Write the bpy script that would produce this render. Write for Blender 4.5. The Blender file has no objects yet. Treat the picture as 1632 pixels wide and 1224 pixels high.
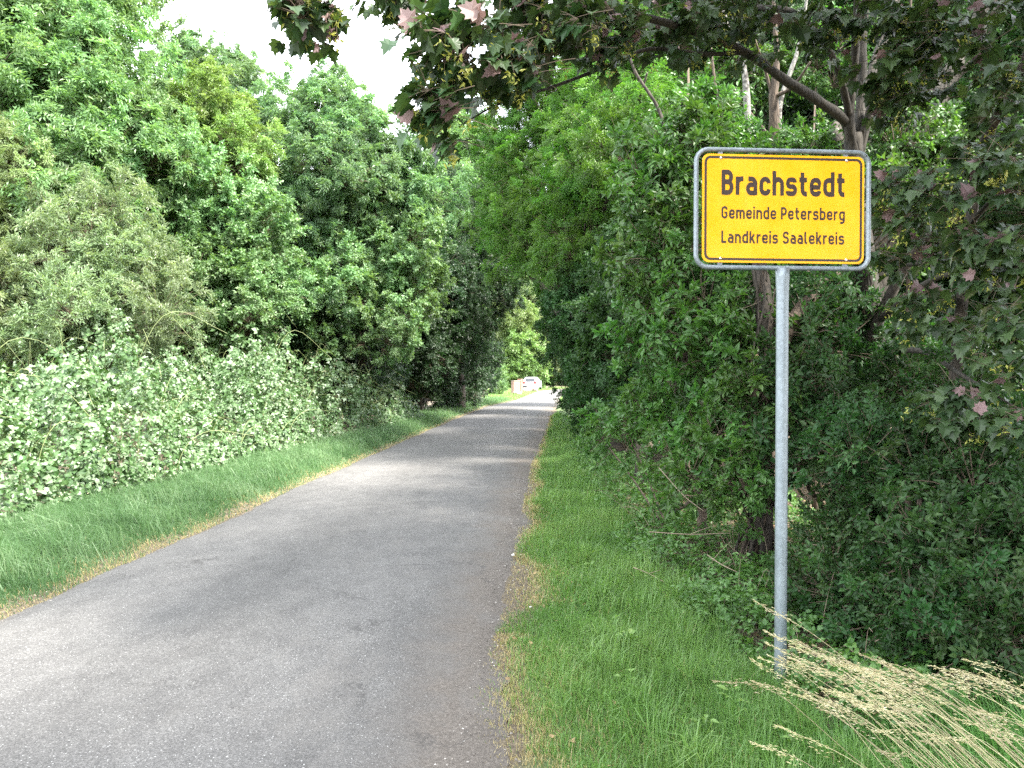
import bpy, math, random
import numpy as np
from mathutils import Vector, Matrix, Quaternion

# ------------------------------------------------------------------ camera, sky, sun, exposure
SC = bpy.context.scene
COL = SC.collection
F, CX, HY, CAMH = 1332.0, 816.0, 600.0, 1.7      # focal length (px of the 1632 px photo), centre, horizon row, eye height
cam = bpy.data.cameras.new('camera'); camo = bpy.data.objects.new('camera', cam); COL.objects.link(camo)
cam.sensor_width = 36.0; cam.lens = 36.0 * F / 1632.0; cam.clip_start = 0.05; cam.clip_end = 3000
camo.location = (0, 0, CAMH); camo.rotation_euler = (math.radians(90 - 0.516), 0, 0)
SC.camera = camo
SUN_EL, SUN_AZ = math.radians(52), math.radians(118)   # azimuth clockwise from +Y: the sun stands to the right and a little behind, so the wood on the right shades the road
wd = bpy.data.worlds.new('World'); SC.world = wd; wd.use_nodes = True
nt = wd.node_tree; nt.nodes.clear()
sky = nt.nodes.new('ShaderNodeTexSky'); sky.sky_type = 'NISHITA'; sky.sun_disc = False
sky.sun_elevation = SUN_EL; sky.sun_rotation = SUN_AZ; sky.dust_density = 2.0
tc = nt.nodes.new('ShaderNodeTexCoord')
nz = nt.nodes.new('ShaderNodeTexNoise'); nz.inputs['Scale'].default_value = 2.6; nz.inputs['Detail'].default_value = 6
ramp = nt.nodes.new('ShaderNodeValToRGB')
ramp.color_ramp.elements[0].position = 0.3; ramp.color_ramp.elements[0].color = (5.6, 5.9, 6.3, 1)
ramp.color_ramp.elements[1].position = 0.7; ramp.color_ramp.elements[1].color = (8.2, 8.3, 8.4, 1)
mx = nt.nodes.new('ShaderNodeMix'); mx.data_type = 'RGBA'; mx.inputs[0].default_value = 0.8
bg = nt.nodes.new('ShaderNodeBackground'); bg.inputs['Strength'].default_value = 0.15
wo = nt.nodes.new('ShaderNodeOutputWorld')
L_ = nt.links.new
L_(tc.outputs['Generated'], nz.inputs['Vector']); L_(nz.outputs['Fac'], ramp.inputs['Fac'])
L_(sky.outputs['Color'], mx.inputs[6]); L_(ramp.outputs['Color'], mx.inputs[7])
L_(mx.outputs[2], bg.inputs['Color']); L_(bg.outputs['Background'], wo.inputs['Surface'])
sl = bpy.data.lights.new('sun', 'SUN'); sl.energy = 4.0; sl.angle = math.radians(12); sl.color = (1.0, 0.95, 0.86)
so = bpy.data.objects.new('sun', sl); COL.objects.link(so)
sd = Vector((math.sin(SUN_AZ) * math.cos(SUN_EL), math.cos(SUN_AZ) * math.cos(SUN_EL), math.sin(SUN_EL)))
so.rotation_euler = (-sd).to_track_quat('-Z', 'Y').to_euler(); so.location = sd * 60
SC.view_settings.view_transform = 'Standard'; SC.view_settings.look = 'None'
SC.view_settings.gamma = 1.0; SC.view_settings.use_curve_mapping = False
SC.view_settings.exposure = 2.65
SC.render.engine = 'CYCLES'
cy = SC.cycles
cy.max_bounces = 9; cy.diffuse_bounces = 6; cy.glossy_bounces = 2; cy.transmission_bounces = 5; cy.transparent_max_bounces = 4
cy.use_denoising = False; cy.sample_clamp_indirect = 3.0; cy.use_adaptive_sampling = False

# ------------------------------------------------------------------ helpers
RNG = np.random.default_rng(7)
def W(px, py, d):
    """world point that stands d metres ahead and shows at photo pixel (px, py)"""
    return np.array([(px - CX) / F * d, d, CAMH + (HY - py) / F * d])
def nrm(a):
    return a / np.maximum(np.linalg.norm(a, axis=-1, keepdims=True), 1e-9)
def G(x, y, z=0.0): return np.array([x, y, z], float)

class MB:
    """collects triangles with a per-vertex random value and a material index"""
    def __init__(s): s.v = []; s.f = []; s.r = []; s.m = []; s.n = 0
    def add(s, v, f, r=0.5, m=0):
        v = np.asarray(v, float).reshape(-1, 3); f = np.asarray(f, int).reshape(-1, 3)
        s.v.append(v); s.f.append(f + s.n); s.n += len(v)
        s.r.append(np.broadcast_to(np.asarray(r, float), (len(v),)).copy()); s.m.append(np.full(len(f), m, int))
    def mesh(s, name, mats=(), smooth=False, org=None):
        v = np.concatenate(s.v) if s.v else np.zeros((0, 3)); f = np.concatenate(s.f) if s.f else np.zeros((0, 3), int)
        if org is not None: v = v - np.asarray(org)
        me = bpy.data.meshes.new(name)
        me.vertices.add(len(v)); me.vertices.foreach_set('co', v.astype(np.float32).ravel())
        me.loops.add(len(f) * 3); me.loops.foreach_set('vertex_index', f.astype(np.int32).ravel())
        me.polygons.add(len(f)); me.polygons.foreach_set('loop_start', np.arange(0, len(f) * 3, 3, dtype=np.int32))
        me.polygons.foreach_set('loop_total', np.full(len(f), 3, np.int32))
        me.polygons.foreach_set('material_index', np.concatenate(s.m).astype(np.int32))
        me.polygons.foreach_set('use_smooth', np.full(len(f), smooth, bool))
        a = me.attributes.new('rnd', 'FLOAT', 'POINT'); a.data.foreach_set('value', np.concatenate(s.r).astype(np.float32))
        for m in mats: me.materials.append(m)
        me.update(calc_edges=True); me.validate()
        return me

def link(name, data, parent=None, loc=(0, 0, 0), quat=None, scale=None):
    o = bpy.data.objects.new(name, data); COL.objects.link(o)
    if parent is not None: o.parent = parent
    o.location = loc
    if quat is not None: o.rotation_mode = 'QUATERNION'; o.rotation_quaternion = quat
    if scale is not None: o.scale = (scale,) * 3 if np.isscalar(scale) else scale
    return o
def tag(o, label=None, cat=None, group=None, kind=None):
    if label: o['label'] = label
    if cat: o['category'] = cat
    if group: o['group'] = group
    if kind: o['kind'] = kind
    return o
def thing(name, label, cat, loc, group=None):
    return tag(link(name, None, None, tuple(loc)), label, cat, group)

def smooth_path(pts, n=8):
    """Catmull-Rom through the points"""
    p = np.asarray(pts, float); k = len(p)
    if k < 3: return np.array([p[0] + (p[-1] - p[0]) * t for t in np.linspace(0, 1, n + 1)])
    q = np.vstack([2 * p[0] - p[1], p, 2 * p[-1] - p[-2]]); out = []
    for i in range(k - 1):
        a, b, c, d = q[i:i + 4]
        for t in np.linspace(0, 1, n, endpoint=False):
            out.append(.5 * (2 * b + (c - a) * t + (2 * a - 5 * b + 4 * c - d) * t * t + (3 * b - a - 3 * c + d) * t ** 3))
    out.append(p[-1]); return np.array(out)
def tube(mb, path, radii, k=6, r=0.5, m=0, rough=0.0, rng=RNG, cap=True):
    p = np.asarray(path, float); n = len(p)
    rad = np.interp(np.linspace(0, 1, n), np.linspace(0, 1, len(np.atleast_1d(radii))), np.atleast_1d(radii))
    t = nrm(np.gradient(p, axis=0))
    ref = np.array([0.0, 0, 1]) if abs(t[0][2]) < .9 else np.array([1.0, 0, 0])
    u = nrm(np.cross(t[0], ref)); us = []
    for i in range(n):
        u = nrm(u - t[i] * np.dot(u, t[i])); us.append(u)
    us = np.array(us); vs = np.cross(t, us)
    a = np.linspace(0, 2 * np.pi, k, endpoint=False)
    rr = rad[:, None] * (1 + rough * rng.normal(size=(n, k))) if rough else np.repeat(rad[:, None], k, 1)
    v = p[:, None, :] + rr[:, :, None] * (np.cos(a)[None, :, None] * us[:, None, :] + np.sin(a)[None, :, None] * vs[:, None, :])
    i = np.arange(n - 1)[:, None] * k; j = np.arange(k)[None, :]; j2 = (j + 1) % k
    A, Bq, C, D = i + j, i + j2, i + k + j2, i + k + j
    f = np.concatenate([np.stack([A, Bq, C], -1).reshape(-1, 3), np.stack([A, C, D], -1).reshape(-1, 3)])
    v = v.reshape(-1, 3)
    if cap:
        c0 = len(v); v = np.vstack([v, p[0], p[-1]]); jj = np.arange(k); e = (n - 1) * k
        f = np.vstack([f, np.stack([np.full(k, c0), (jj + 1) % k, jj], -1), np.stack([np.full(k, c0 + 1), e + jj, e + (jj + 1) % k], -1)])
    mb.add(v, f, r, m)
def box(mb, c, s, m=0, r=.5, R=None):
    x = np.array([[i, j, k] for i in (-1, 1) for j in (-1, 1) for k in (-1, 1)], float) * np.asarray(s, float) / 2
    if R is not None: x = x @ np.asarray(R).T
    f = [(0, 1, 3), (0, 3, 2), (4, 6, 7), (4, 7, 5), (0, 4, 5), (0, 5, 1), (2, 3, 7), (2, 7, 6), (0, 2, 6), (0, 6, 4), (1, 5, 7), (1, 7, 3)]
    mb.add(x + np.asarray(c, float), f, r, m)

# leaf outlines: (x across, y along, z lift) for unit width and length, with triangles
LEAF2 = (np.array([[0, 0, 0], [.5, .42, .1], [0, 1, -.12], [-.5, .42, .1]]), np.array([[0, 1, 2], [0, 2, 3]]))
LEAF4 = (np.array([[0, 0, 0], [.5, .36, .12], [0, .5, .0], [-.5, .36, .12], [0, 1, -.14]]), np.array([[0, 1, 2], [0, 2, 3], [1, 4, 2], [2, 4, 3]]))
LEAF8 = (np.array([[0, 0, 0], [.42, .22, .1], [.46, .55, .1], [0, 1, -.16], [-.46, .55, .1], [-.42, .22, .1], [0, .25, .02], [0, .6, 0]]),
         np.array([[0, 1, 6], [0, 6, 5], [1, 2, 7], [1, 7, 6], [6, 7, 4], [6, 4, 5], [2, 3, 7], [7, 3, 4]]))
_mo = [(0, 0), (.22, -.06), (.47, .06), (.36, .2), (.56, .42), (.38, .45), (.30, .52), (.30, .74), (.17, .70), (0, 1.0),
       (-.17, .70), (-.30, .74), (-.30, .52), (-.38, .45), (-.56, .42), (-.36, .2), (-.47, .06), (-.22, -.06)]
_mv = [(0, .33, .0)] + [(x, y, .30 * x * x * 2 - .42 * max(0, y - .3) ** 2 - .1 * max(0, .1 - y) - .12 * max(0, abs(x) - .3)) for x, y in _mo]
MAPLE = (np.array(_mv), np.array([(0, 1 + i, 1 + (i + 1) % 18) for i in range(18)]))
def leaves(mb, P, D, N, L, Wd, shape=LEAF2, r=None, m=0):
    P, D, N = np.asarray(P), nrm(np.asarray(D)), np.asarray(N); n = len(P)
    if n == 0: return
    S = nrm(np.cross(D, N)); N = np.cross(S, D)
    T, Fc = shape; k = len(T)
    L = np.broadcast_to(L, (n,)); Wd = np.broadcast_to(Wd, (n,))
    v = (P[:, None, :] + (T[None, :, 0, None] * Wd[:, None, None]) * S[:, None, :] + (T[None, :, 1, None] * L[:, None, None]) * D[:, None, :]
         + (T[None, :, 2, None] * L[:, None, None]) * N[:, None, :])
    f = (Fc[None] + (np.arange(n) * k)[:, None, None]).reshape(-1, 3)
    if r is None: r = RNG.random(n)
    mb.add(v.reshape(-1, 3), f, np.repeat(np.broadcast_to(r, (n,)), k), m)
def pinnate(mb, P, D, ln, ts, LL, LW, ang=60, droop=.25, noise=.25, shape=LEAF2, r=None, rng=RNG, rachis=0, m=0, mr=1, up=1.0):
    """sprays: each carries leaflets at fractions ts (alternating pairs) and one at the tip"""
    P = np.asarray(P, float); D = nrm(np.asarray(D, float)); n = len(P)
    ln = np.broadcast_to(ln, (n,)); ups = np.array([0, 0, up]) + rng.normal(size=(n, 3)) * .35
    S = nrm(np.cross(D, ups)); N = np.cross(S, D); N *= np.sign(N[:, 2:3] + 1e-6)
    r = rng.random(n) if r is None else np.broadcast_to(r, (n,))
    ca, sa = math.cos(math.radians(ang)), math.sin(math.radians(ang))
    for t, side in ts:
        p = P + D * (ln * t)[:, None]; p[:, 2] -= droop * ln * t * t
        d = D * (ca if side else 1) + S * side * sa + rng.normal(size=(n, 3)) * noise * .5; d[:, 2] -= droop * t
        q = N + rng.normal(size=(n, 3)) * noise
        k = rng.uniform(.8, 1.15, n)
        leaves(mb, p, d, q, LL * k, LW * k, shape, np.clip(r * .6 + rng.random(n) * .4, 0, 1), m)
    if rachis:
        for i in range(n):
            pts = [P[i] + D[i] * ln[i] * t - np.array([0, 0, droop * ln[i] * t * t]) for t in (0, .5, 1)]
            tube(mb, pts, [rachis, rachis * .5], 3, .5, mr, cap=False)

# ------------------------------------------------------------------ materials
def nodes(name):
    m = bpy.data.materials.new(name); m.use_nodes = True; t = m.node_tree; t.nodes.clear()
    o = t.nodes.new('ShaderNodeOutputMaterial'); return m, t, o
def N_(t, kind, **kw):
    n = t.nodes.new(kind)
    for k, v in kw.items():
        if k in n.inputs: n.inputs[k].default_value = v
        else: setattr(n, k, v)
    return n
def mixc(t, f, a, b, mode='MIX'):
    n = t.nodes.new('ShaderNodeMix'); n.data_type = 'RGBA'; n.blend_type = mode
    for s, v in ((0, f), (6, a), (7, b)):
        if hasattr(v, 'is_linked'): t.links.new(v, n.inputs[s])
        else: n.inputs[s].default_value = v if s == 0 else (*v, 1)[:4]
    return n.outputs[2]
def rmp(t, src, stops):
    n = t.nodes.new('ShaderNodeValToRGB'); e = n.color_ramp.elements
    while len(e) < len(stops): e.new(.5)
    for el, (p, c) in zip(e, stops):
        el.position = p; el.color = (*c, 1) if not np.isscalar(c) else (c, c, c, 1)
    t.links.new(src, n.inputs['Fac']); return n.outputs['Color']
def leaf_mat(name, a, b, c=None, trans=.38, rough=.42, spec=.45, tcol=(1.25, 1.3, .55)):
    m, t, o = nodes(name)
    at = N_(t, 'ShaderNodeAttribute', attribute_name='rnd')
    oi = N_(t, 'ShaderNodeObjectInfo')
    c = c or b
    col = rmp(t, at.outputs['Fac'], [(0.0, a), (.55, b), (.97, c)])
    hs = N_(t, 'ShaderNodeHueSaturation')
    mr = N_(t, 'ShaderNodeMapRange'); mr.inputs['To Min'].default_value = .485; mr.inputs['To Max'].default_value = .512
    mv = N_(t, 'ShaderNodeMapRange'); mv.inputs['To Min'].default_value = .82; mv.inputs['To Max'].default_value = 1.2
    t.links.new(oi.outputs['Random'], mr.inputs['Value']); t.links.new(oi.outputs['Random'], mv.inputs['Value'])
    t.links.new(mr.outputs['Result'], hs.inputs['Hue']); t.links.new(mv.outputs['Result'], hs.inputs['Value'])
    t.links.new(col, hs.inputs['Color'])
    p = N_(t, 'ShaderNodeBsdfPrincipled', Roughness=rough); p.inputs['Specular IOR Level'].default_value = spec
    t.links.new(hs.outputs['Color'], p.inputs['Base Color'])
    tr = N_(t, 'ShaderNodeBsdfTranslucent')
    t.links.new(mixc(t, 1.0, hs.outputs['Color'], tcol, 'MULTIPLY'), tr.inputs['Color'])
    ms = N_(t, 'ShaderNodeMixShader'); ms.inputs[0].default_value = trans
    t.links.new(p.outputs[0], ms.inputs[1]); t.links.new(tr.outputs[0], ms.inputs[2]); t.links.new(ms.outputs[0], o.inputs['Surface'])
    return m
def bark_mat(name, a, b, sc=6.0, stretch=.22, bump=.6, spots=None):
    m, t, o = nodes(name)
    tcn = N_(t, 'ShaderNodeTexCoord'); mp = N_(t, 'ShaderNodeMapping'); mp.inputs['Scale'].default_value = (sc, sc, sc * stretch)
    t.links.new(tcn.outputs['Object'], mp.inputs['Vector'])
    n1 = N_(t, 'ShaderNodeTexNoise', Scale=2.2, Detail=8.0, Roughness=.65); t.links.new(mp.outputs[0], n1.inputs['Vector'])
    v1 = N_(t, 'ShaderNodeTexVoronoi', Scale=2.6); v1.feature = 'DISTANCE_TO_EDGE'
    ad = N_(t, 'ShaderNodeMix'); ad.data_type = 'VECTOR'; ad.inputs[0].default_value = .18
    t.links.new(mp.outputs[0], ad.inputs[4]); t.links.new(n1.outputs['Color'], ad.inputs[5]); t.links.new(ad.outputs[1], v1.inputs['Vector'])
    crack = rmp(t, v1.outputs['Distance'], [(.0, .25), (.16, 1.0)])
    col = rmp(t, n1.outputs['Fac'], [(.32, a), (.68, b)])
    col = mixc(t, .75, col, crack, 'MULTIPLY')
    if spots:
        n2 = N_(t, 'ShaderNodeTexNoise', Scale=1.1, Detail=3.0)
        mp2 = N_(t, 'ShaderNodeMapping'); mp2.inputs['Scale'].default_value = (5, 5, 9); t.links.new(tcn.outputs['Object'], mp2.inputs['Vector']); t.links.new(mp2.outputs[0], n2.inputs['Vector'])
        col = mixc(t, rmp(t, n2.outputs['Fac'], [(.54, 0.0), (.6, 1.0)]), col, spots)
    p = N_(t, 'ShaderNodeBsdfPrincipled', Roughness=.85); t.links.new(col, p.inputs['Base Color'])
    bp = N_(t, 'ShaderNodeBump', Strength=bump, Distance=.02); t.links.new(mixc(t, .5, crack, n1.outputs['Fac']), bp.inputs['Height'])
    t.links.new(bp.outputs[0], p.inputs['Normal']); t.links.new(p.outputs[0], o.inputs['Surface'])
    return m
def plain(name, c, rough=.5, metal=0.0, var=.12, sc=40.0, spec=.5, bump=0.0, coat=0.0):
    m, t, o = nodes(name)
    tcn = N_(t, 'ShaderNodeTexCoord'); n1 = N_(t, 'ShaderNodeTexNoise', Scale=sc, Detail=6.0); t.links.new(tcn.outputs['Object'], n1.inputs['Vector'])
    lo = tuple(x * (1 - var) for x in c); hi = tuple(min(1, x * (1 + var)) for x in c)
    p = N_(t, 'ShaderNodeBsdfPrincipled', Roughness=rough, Metallic=metal); p.inputs['Specular IOR Level'].default_value = spec
    p.inputs['Coat Weight'].default_value = coat
    t.links.new(rmp(t, n1.outputs['Fac'], [(.3, lo), (.7, hi)]), p.inputs['Base Color'])
    if bump:
        bp = N_(t, 'ShaderNodeBump', Strength=bump, Distance=.01); t.links.new(n1.outputs['Fac'], bp.inputs['Height']); t.links.new(bp.outputs[0], p.inputs['Normal'])
    t.links.new(p.outputs[0], o.inputs['Surface']); return m

M = {}
M['ash'] = leaf_mat('ash_leaf', (0.082, 0.17, 0.065), (0.15, 0.26, 0.115), (0.245, 0.35, 0.185), trans=.46)
M['ash_yellow'] = leaf_mat('yellow_ash_leaf', (0.09, 0.165, 0.04), (0.165, 0.255, 0.075), (0.26, 0.34, 0.14), trans=.42)
M['ash_blue'] = leaf_mat('blue_green_ash_leaf', (0.07, 0.15, 0.07), (0.135, 0.235, 0.12), (0.22, 0.32, 0.19), trans=.46)
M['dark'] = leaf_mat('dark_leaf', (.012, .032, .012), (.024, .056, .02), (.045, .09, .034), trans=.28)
M['mid'] = leaf_mat('mid_green_leaf', (0.065, 0.15, 0.05), (0.12, 0.22, 0.085), (0.2, 0.3, 0.14))
M['olive'] = leaf_mat('olive_leaf', (0.1, 0.155, 0.075), (0.175, 0.24, 0.13), (0.28, 0.34, 0.22))
M['pale'] = leaf_mat('pale_leaf', (0.13, 0.19, 0.075), (0.22, 0.285, 0.14), (0.32, 0.38, 0.23), trans=.4)
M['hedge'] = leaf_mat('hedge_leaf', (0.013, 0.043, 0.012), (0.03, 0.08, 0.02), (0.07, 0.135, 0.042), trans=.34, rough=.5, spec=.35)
M['locust'] = leaf_mat('locust_leaf', (0.035, 0.105, 0.015), (0.075, 0.18, 0.025), (0.14, 0.265, 0.045), trans=.45)
M['elder'] = leaf_mat('elder_leaf', (0.03, 0.085, 0.018), (0.06, 0.145, 0.03), (0.11, 0.21, 0.05), trans=.36)
M['far'] = leaf_mat('far_leaf', (0.07, 0.135, 0.035), (0.135, 0.215, 0.065), (0.22, 0.3, 0.12), trans=.4)
M['bramble'] = leaf_mat('bramble_leaf', (0.03, 0.085, 0.022), (0.085, 0.17, 0.06), (0.26, 0.35, 0.23), trans=.3, rough=.4, tcol=(1.1, 1.15, .6))
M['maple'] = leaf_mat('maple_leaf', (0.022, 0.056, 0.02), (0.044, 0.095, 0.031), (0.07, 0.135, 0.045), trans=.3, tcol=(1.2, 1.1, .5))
M['maple_pink'] = leaf_mat('maple_leaf_underside', (0.15, 0.1, 0.1), (0.21, 0.14, 0.135), (0.28, 0.19, 0.18), trans=.22, rough=.6, tcol=(1, .8, .75))
M['samara'] = leaf_mat('maple_seed', (0.2, 0.22, 0.04), (0.34, 0.35, 0.08), (0.46, 0.45, 0.14), trans=.4, tcol=(1.1, 1.05, .6))
M['herb'] = leaf_mat('herb_leaf', (0.035, 0.09, 0.022), (0.07, 0.155, 0.036), (0.125, 0.22, 0.065), trans=.34)
M['grass'] = leaf_mat('grass_blade', (0.068, 0.17, 0.038), (0.13, 0.27, 0.072), (0.215, 0.35, 0.12), trans=.42, tcol=(1.2, 1.25, .6))
M['grass_lush'] = leaf_mat('lush_grass_blade', (0.055, 0.125, 0.048), (0.105, 0.205, 0.085), (0.21, 0.31, 0.175), trans=.4, tcol=(1.15, 1.2, .7))
M['grass_dry'] = leaf_mat('dry_grass_blade', (0.33, 0.28, 0.13), (0.45, 0.39, 0.2), (0.38, 0.37, 0.15), trans=.3, tcol=(1.1, 1, .7))
M['straw'] = leaf_mat('straw', (0.38, 0.34, 0.18), (0.5, 0.45, 0.27), (0.6, 0.55, 0.38), trans=.22, rough=.6, tcol=(1.05, 1, .75))
M['weed'] = leaf_mat('weed_leaf', (0.08, 0.17, 0.035), (0.14, 0.26, 0.06), (0.22, 0.34, 0.1), trans=.38)
M['litter'] = leaf_mat('leaf_litter', (.09, .055, .03), (.17, .11, .06), (.3, .23, .1), trans=.1, rough=.8, tcol=(1, .9, .6))
M['flower'] = leaf_mat('faded_flower', (.3, .28, .16), (.46, .42, .28), (.6, .55, .45), trans=.3, rough=.7, tcol=(1, .95, .75))
M['bark'] = bark_mat('maple_bark', (.024, .02, .015), (.055, .047, .035), 9)
M['bark_rough'] = bark_mat('rough_bark', (.055, .048, .038), (.125, .11, .088), 9, .2, 1.0)
M['bark_dark'] = bark_mat('dark_bark', (.03, .024, .018), (.07, .055, .042), 8)
M['bark_brown'] = bark_mat('brown_bark', (.06, .042, .029), (.13, .095, .068), 10)
M['birch'] = bark_mat('birch_bark', (.17, .165, .15), (.28, .27, .245), 8, .8, .2, spots=(.05, .045, .04))
M['twig'] = plain('twig_bark', (.1, .075, .05), .8)
M['stick'] = plain('dead_stick', (.2, .155, .11), .85, sc=30)
M['cut'] = plain('cut_wood', (.55, .4, .24), .8)
M['cane'] = plain('bramble_cane', (.14, .17, .06), .7)

# ------------------------------------------------------------------ plan of the place
YL = [-30, 0, 5.8, 12, 21.6, 29, 46, 57, 67, 98, 113, 122, 140, 200]
XLv = [-5.2, -3.85, -3.55, -3.3, -2.85, -2.5, -1.5, 0.0, .8, 3.1, 7, 14, 40, 150]
YR = [-30, 0, 3.6, 4.5, 5.9, 8.1, 16, 28, 46, 57, 75, 98, 106, 116, 132, 200]
XRv = [-1.2, -.28, -.16, -.2, -.08, .02, .36, 1.2, 2.2, 3.1, 4.6, 6.6, 10, 20, 46, 160]
def XL(y): return np.interp(y, YL, XLv)
def XR(y): return np.interp(y, YR, XRv)
def hz(x, y):
    """ground height: the right verge falls off to a shallow ditch, the wood floor rises gently beyond"""
    x = np.asarray(x, float); y = np.asarray(y, float)
    o = x - XR(y); fall = np.interp(o, [0, .25, 1.0, 1.9, 3.0, 6, 14], [0, -.03, -.13, -.26, -.2, .1, .5])
    near = np.interp(y, [-30, 20, 40], [1, 1, .2])
    l = XL(y) - x; rise = np.interp(l, [0, .4, 2, 6, 20], [0, .03, .06, .15, .4])
    wob = .02 * np.sin(x * 3.1 + 1) * np.cos(y * 2.3) + .015 * np.sin(x * 7.7 + y * 5.1)
    off = np.clip(np.maximum(o, l) / .3, 0, 1)
    return np.where(o > 0, fall * near, np.where(l > 0, rise, -.03)) + wob * off
def grid_mesh(name, X, Y, Z, mats, smooth=True, r=None):
    ny, nx = X.shape; v = np.stack([X, Y, Z], -1).reshape(-1, 3)
    i = np.arange(ny - 1)[:, None] * nx + np.arange(nx - 1)[None, :]
    f = np.concatenate([np.stack([i, i + 1, i + nx + 1], -1).reshape(-1, 3), np.stack([i, i + nx + 1, i + nx], -1).reshape(-1, 3)])
    mb = MB(); mb.add(v, f, .5 if r is None else r.ravel()); return mb.mesh(name, mats, smooth)

# ground sheet
def ground_mat():
    m, t, o = nodes('soil_and_litter')
    g = N_(t, 'ShaderNodeNewGeometry')
    n1 = N_(t, 'ShaderNodeTexNoise', Scale=1.3, Detail=8.0, Roughness=.7); n2 = N_(t, 'ShaderNodeTexNoise', Scale=26.0, Detail=6.0, Roughness=.7)
    for n in (n1, n2): t.links.new(g.outputs['Position'], n.inputs['Vector'])
    a = rmp(t, n2.outputs['Fac'], [(.3, (.05, .039, .026)), (.5, (.1, .079, .052)), (.7, (.19, .155, .1))])
    b = rmp(t, n2.outputs['Fac'], [(.3, (.04, .07, .02)), (.7, (.1, .15, .045))])
    at = N_(t, 'ShaderNodeAttribute', attribute_name='rnd')       # 1 where turf grows, 0 on the wood floor
    ad = N_(t, 'ShaderNodeMath', operation='MULTIPLY_ADD'); ad.inputs[1].default_value = .9
    t.links.new(n1.outputs['Fac'], ad.inputs[0]); sb = N_(t, 'ShaderNodeMath', operation='SUBTRACT'); sb.inputs[1].default_value = .45
    t.links.new(at.outputs['Fac'], sb.inputs[0]); t.links.new(sb.outputs[0], ad.inputs[2])
    col = mixc(t, rmp(t, ad.outputs[0], [(.35, 0.0), (.6, 1.0)]), a, b)
    p = N_(t, 'ShaderNodeBsdfPrincipled', Roughness=.95); t.links.new(col, p.inputs['Base Color'])
    bp = N_(t, 'ShaderNodeBump', Strength=.8, Distance=.03); t.links.new(n2.outputs['Fac'], bp.inputs['Height']); t.links.new(bp.outputs[0], p.inputs['Normal'])
    t.links.new(p.outputs[0], o.inputs['Surface']); return m
us = np.concatenate([[-900, -300, -100, -40, -20, -12, -8, -6], np.arange(-5, 8.01, .2), [9, 11, 14, 20, 40, 100, 300, 900]])
ys = np.concatenate([[-300, -100, -40, -20, -10, -5], np.arange(-2, 30, .25), np.arange(30, 60, 1), np.arange(60, 140, 4), [160, 200, 300, 600, 1500]])
GX, GY = np.meshgrid(us, ys); GX = GX + np.where(np.abs(GX) < 50, np.interp(GY, YR, XRv), 0) * np.clip((30 - np.abs(GX)) / 30, 0, 1)
dist_r = np.maximum(XL(GY) - GX, GX - XR(GY))
turf = np.clip(1.25 - dist_r / np.where(GX > XR(GY), 1.9, 2.2), 0, 1) * np.clip((dist_r - .05) / .45, 0, 1)
tag(link('ground', grid_mesh('ground', GX, GY, hz(GX, GY), [ground_mat()], True, turf)), 'earth and leaf litter under the trees', None, None, 'structure')

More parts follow.
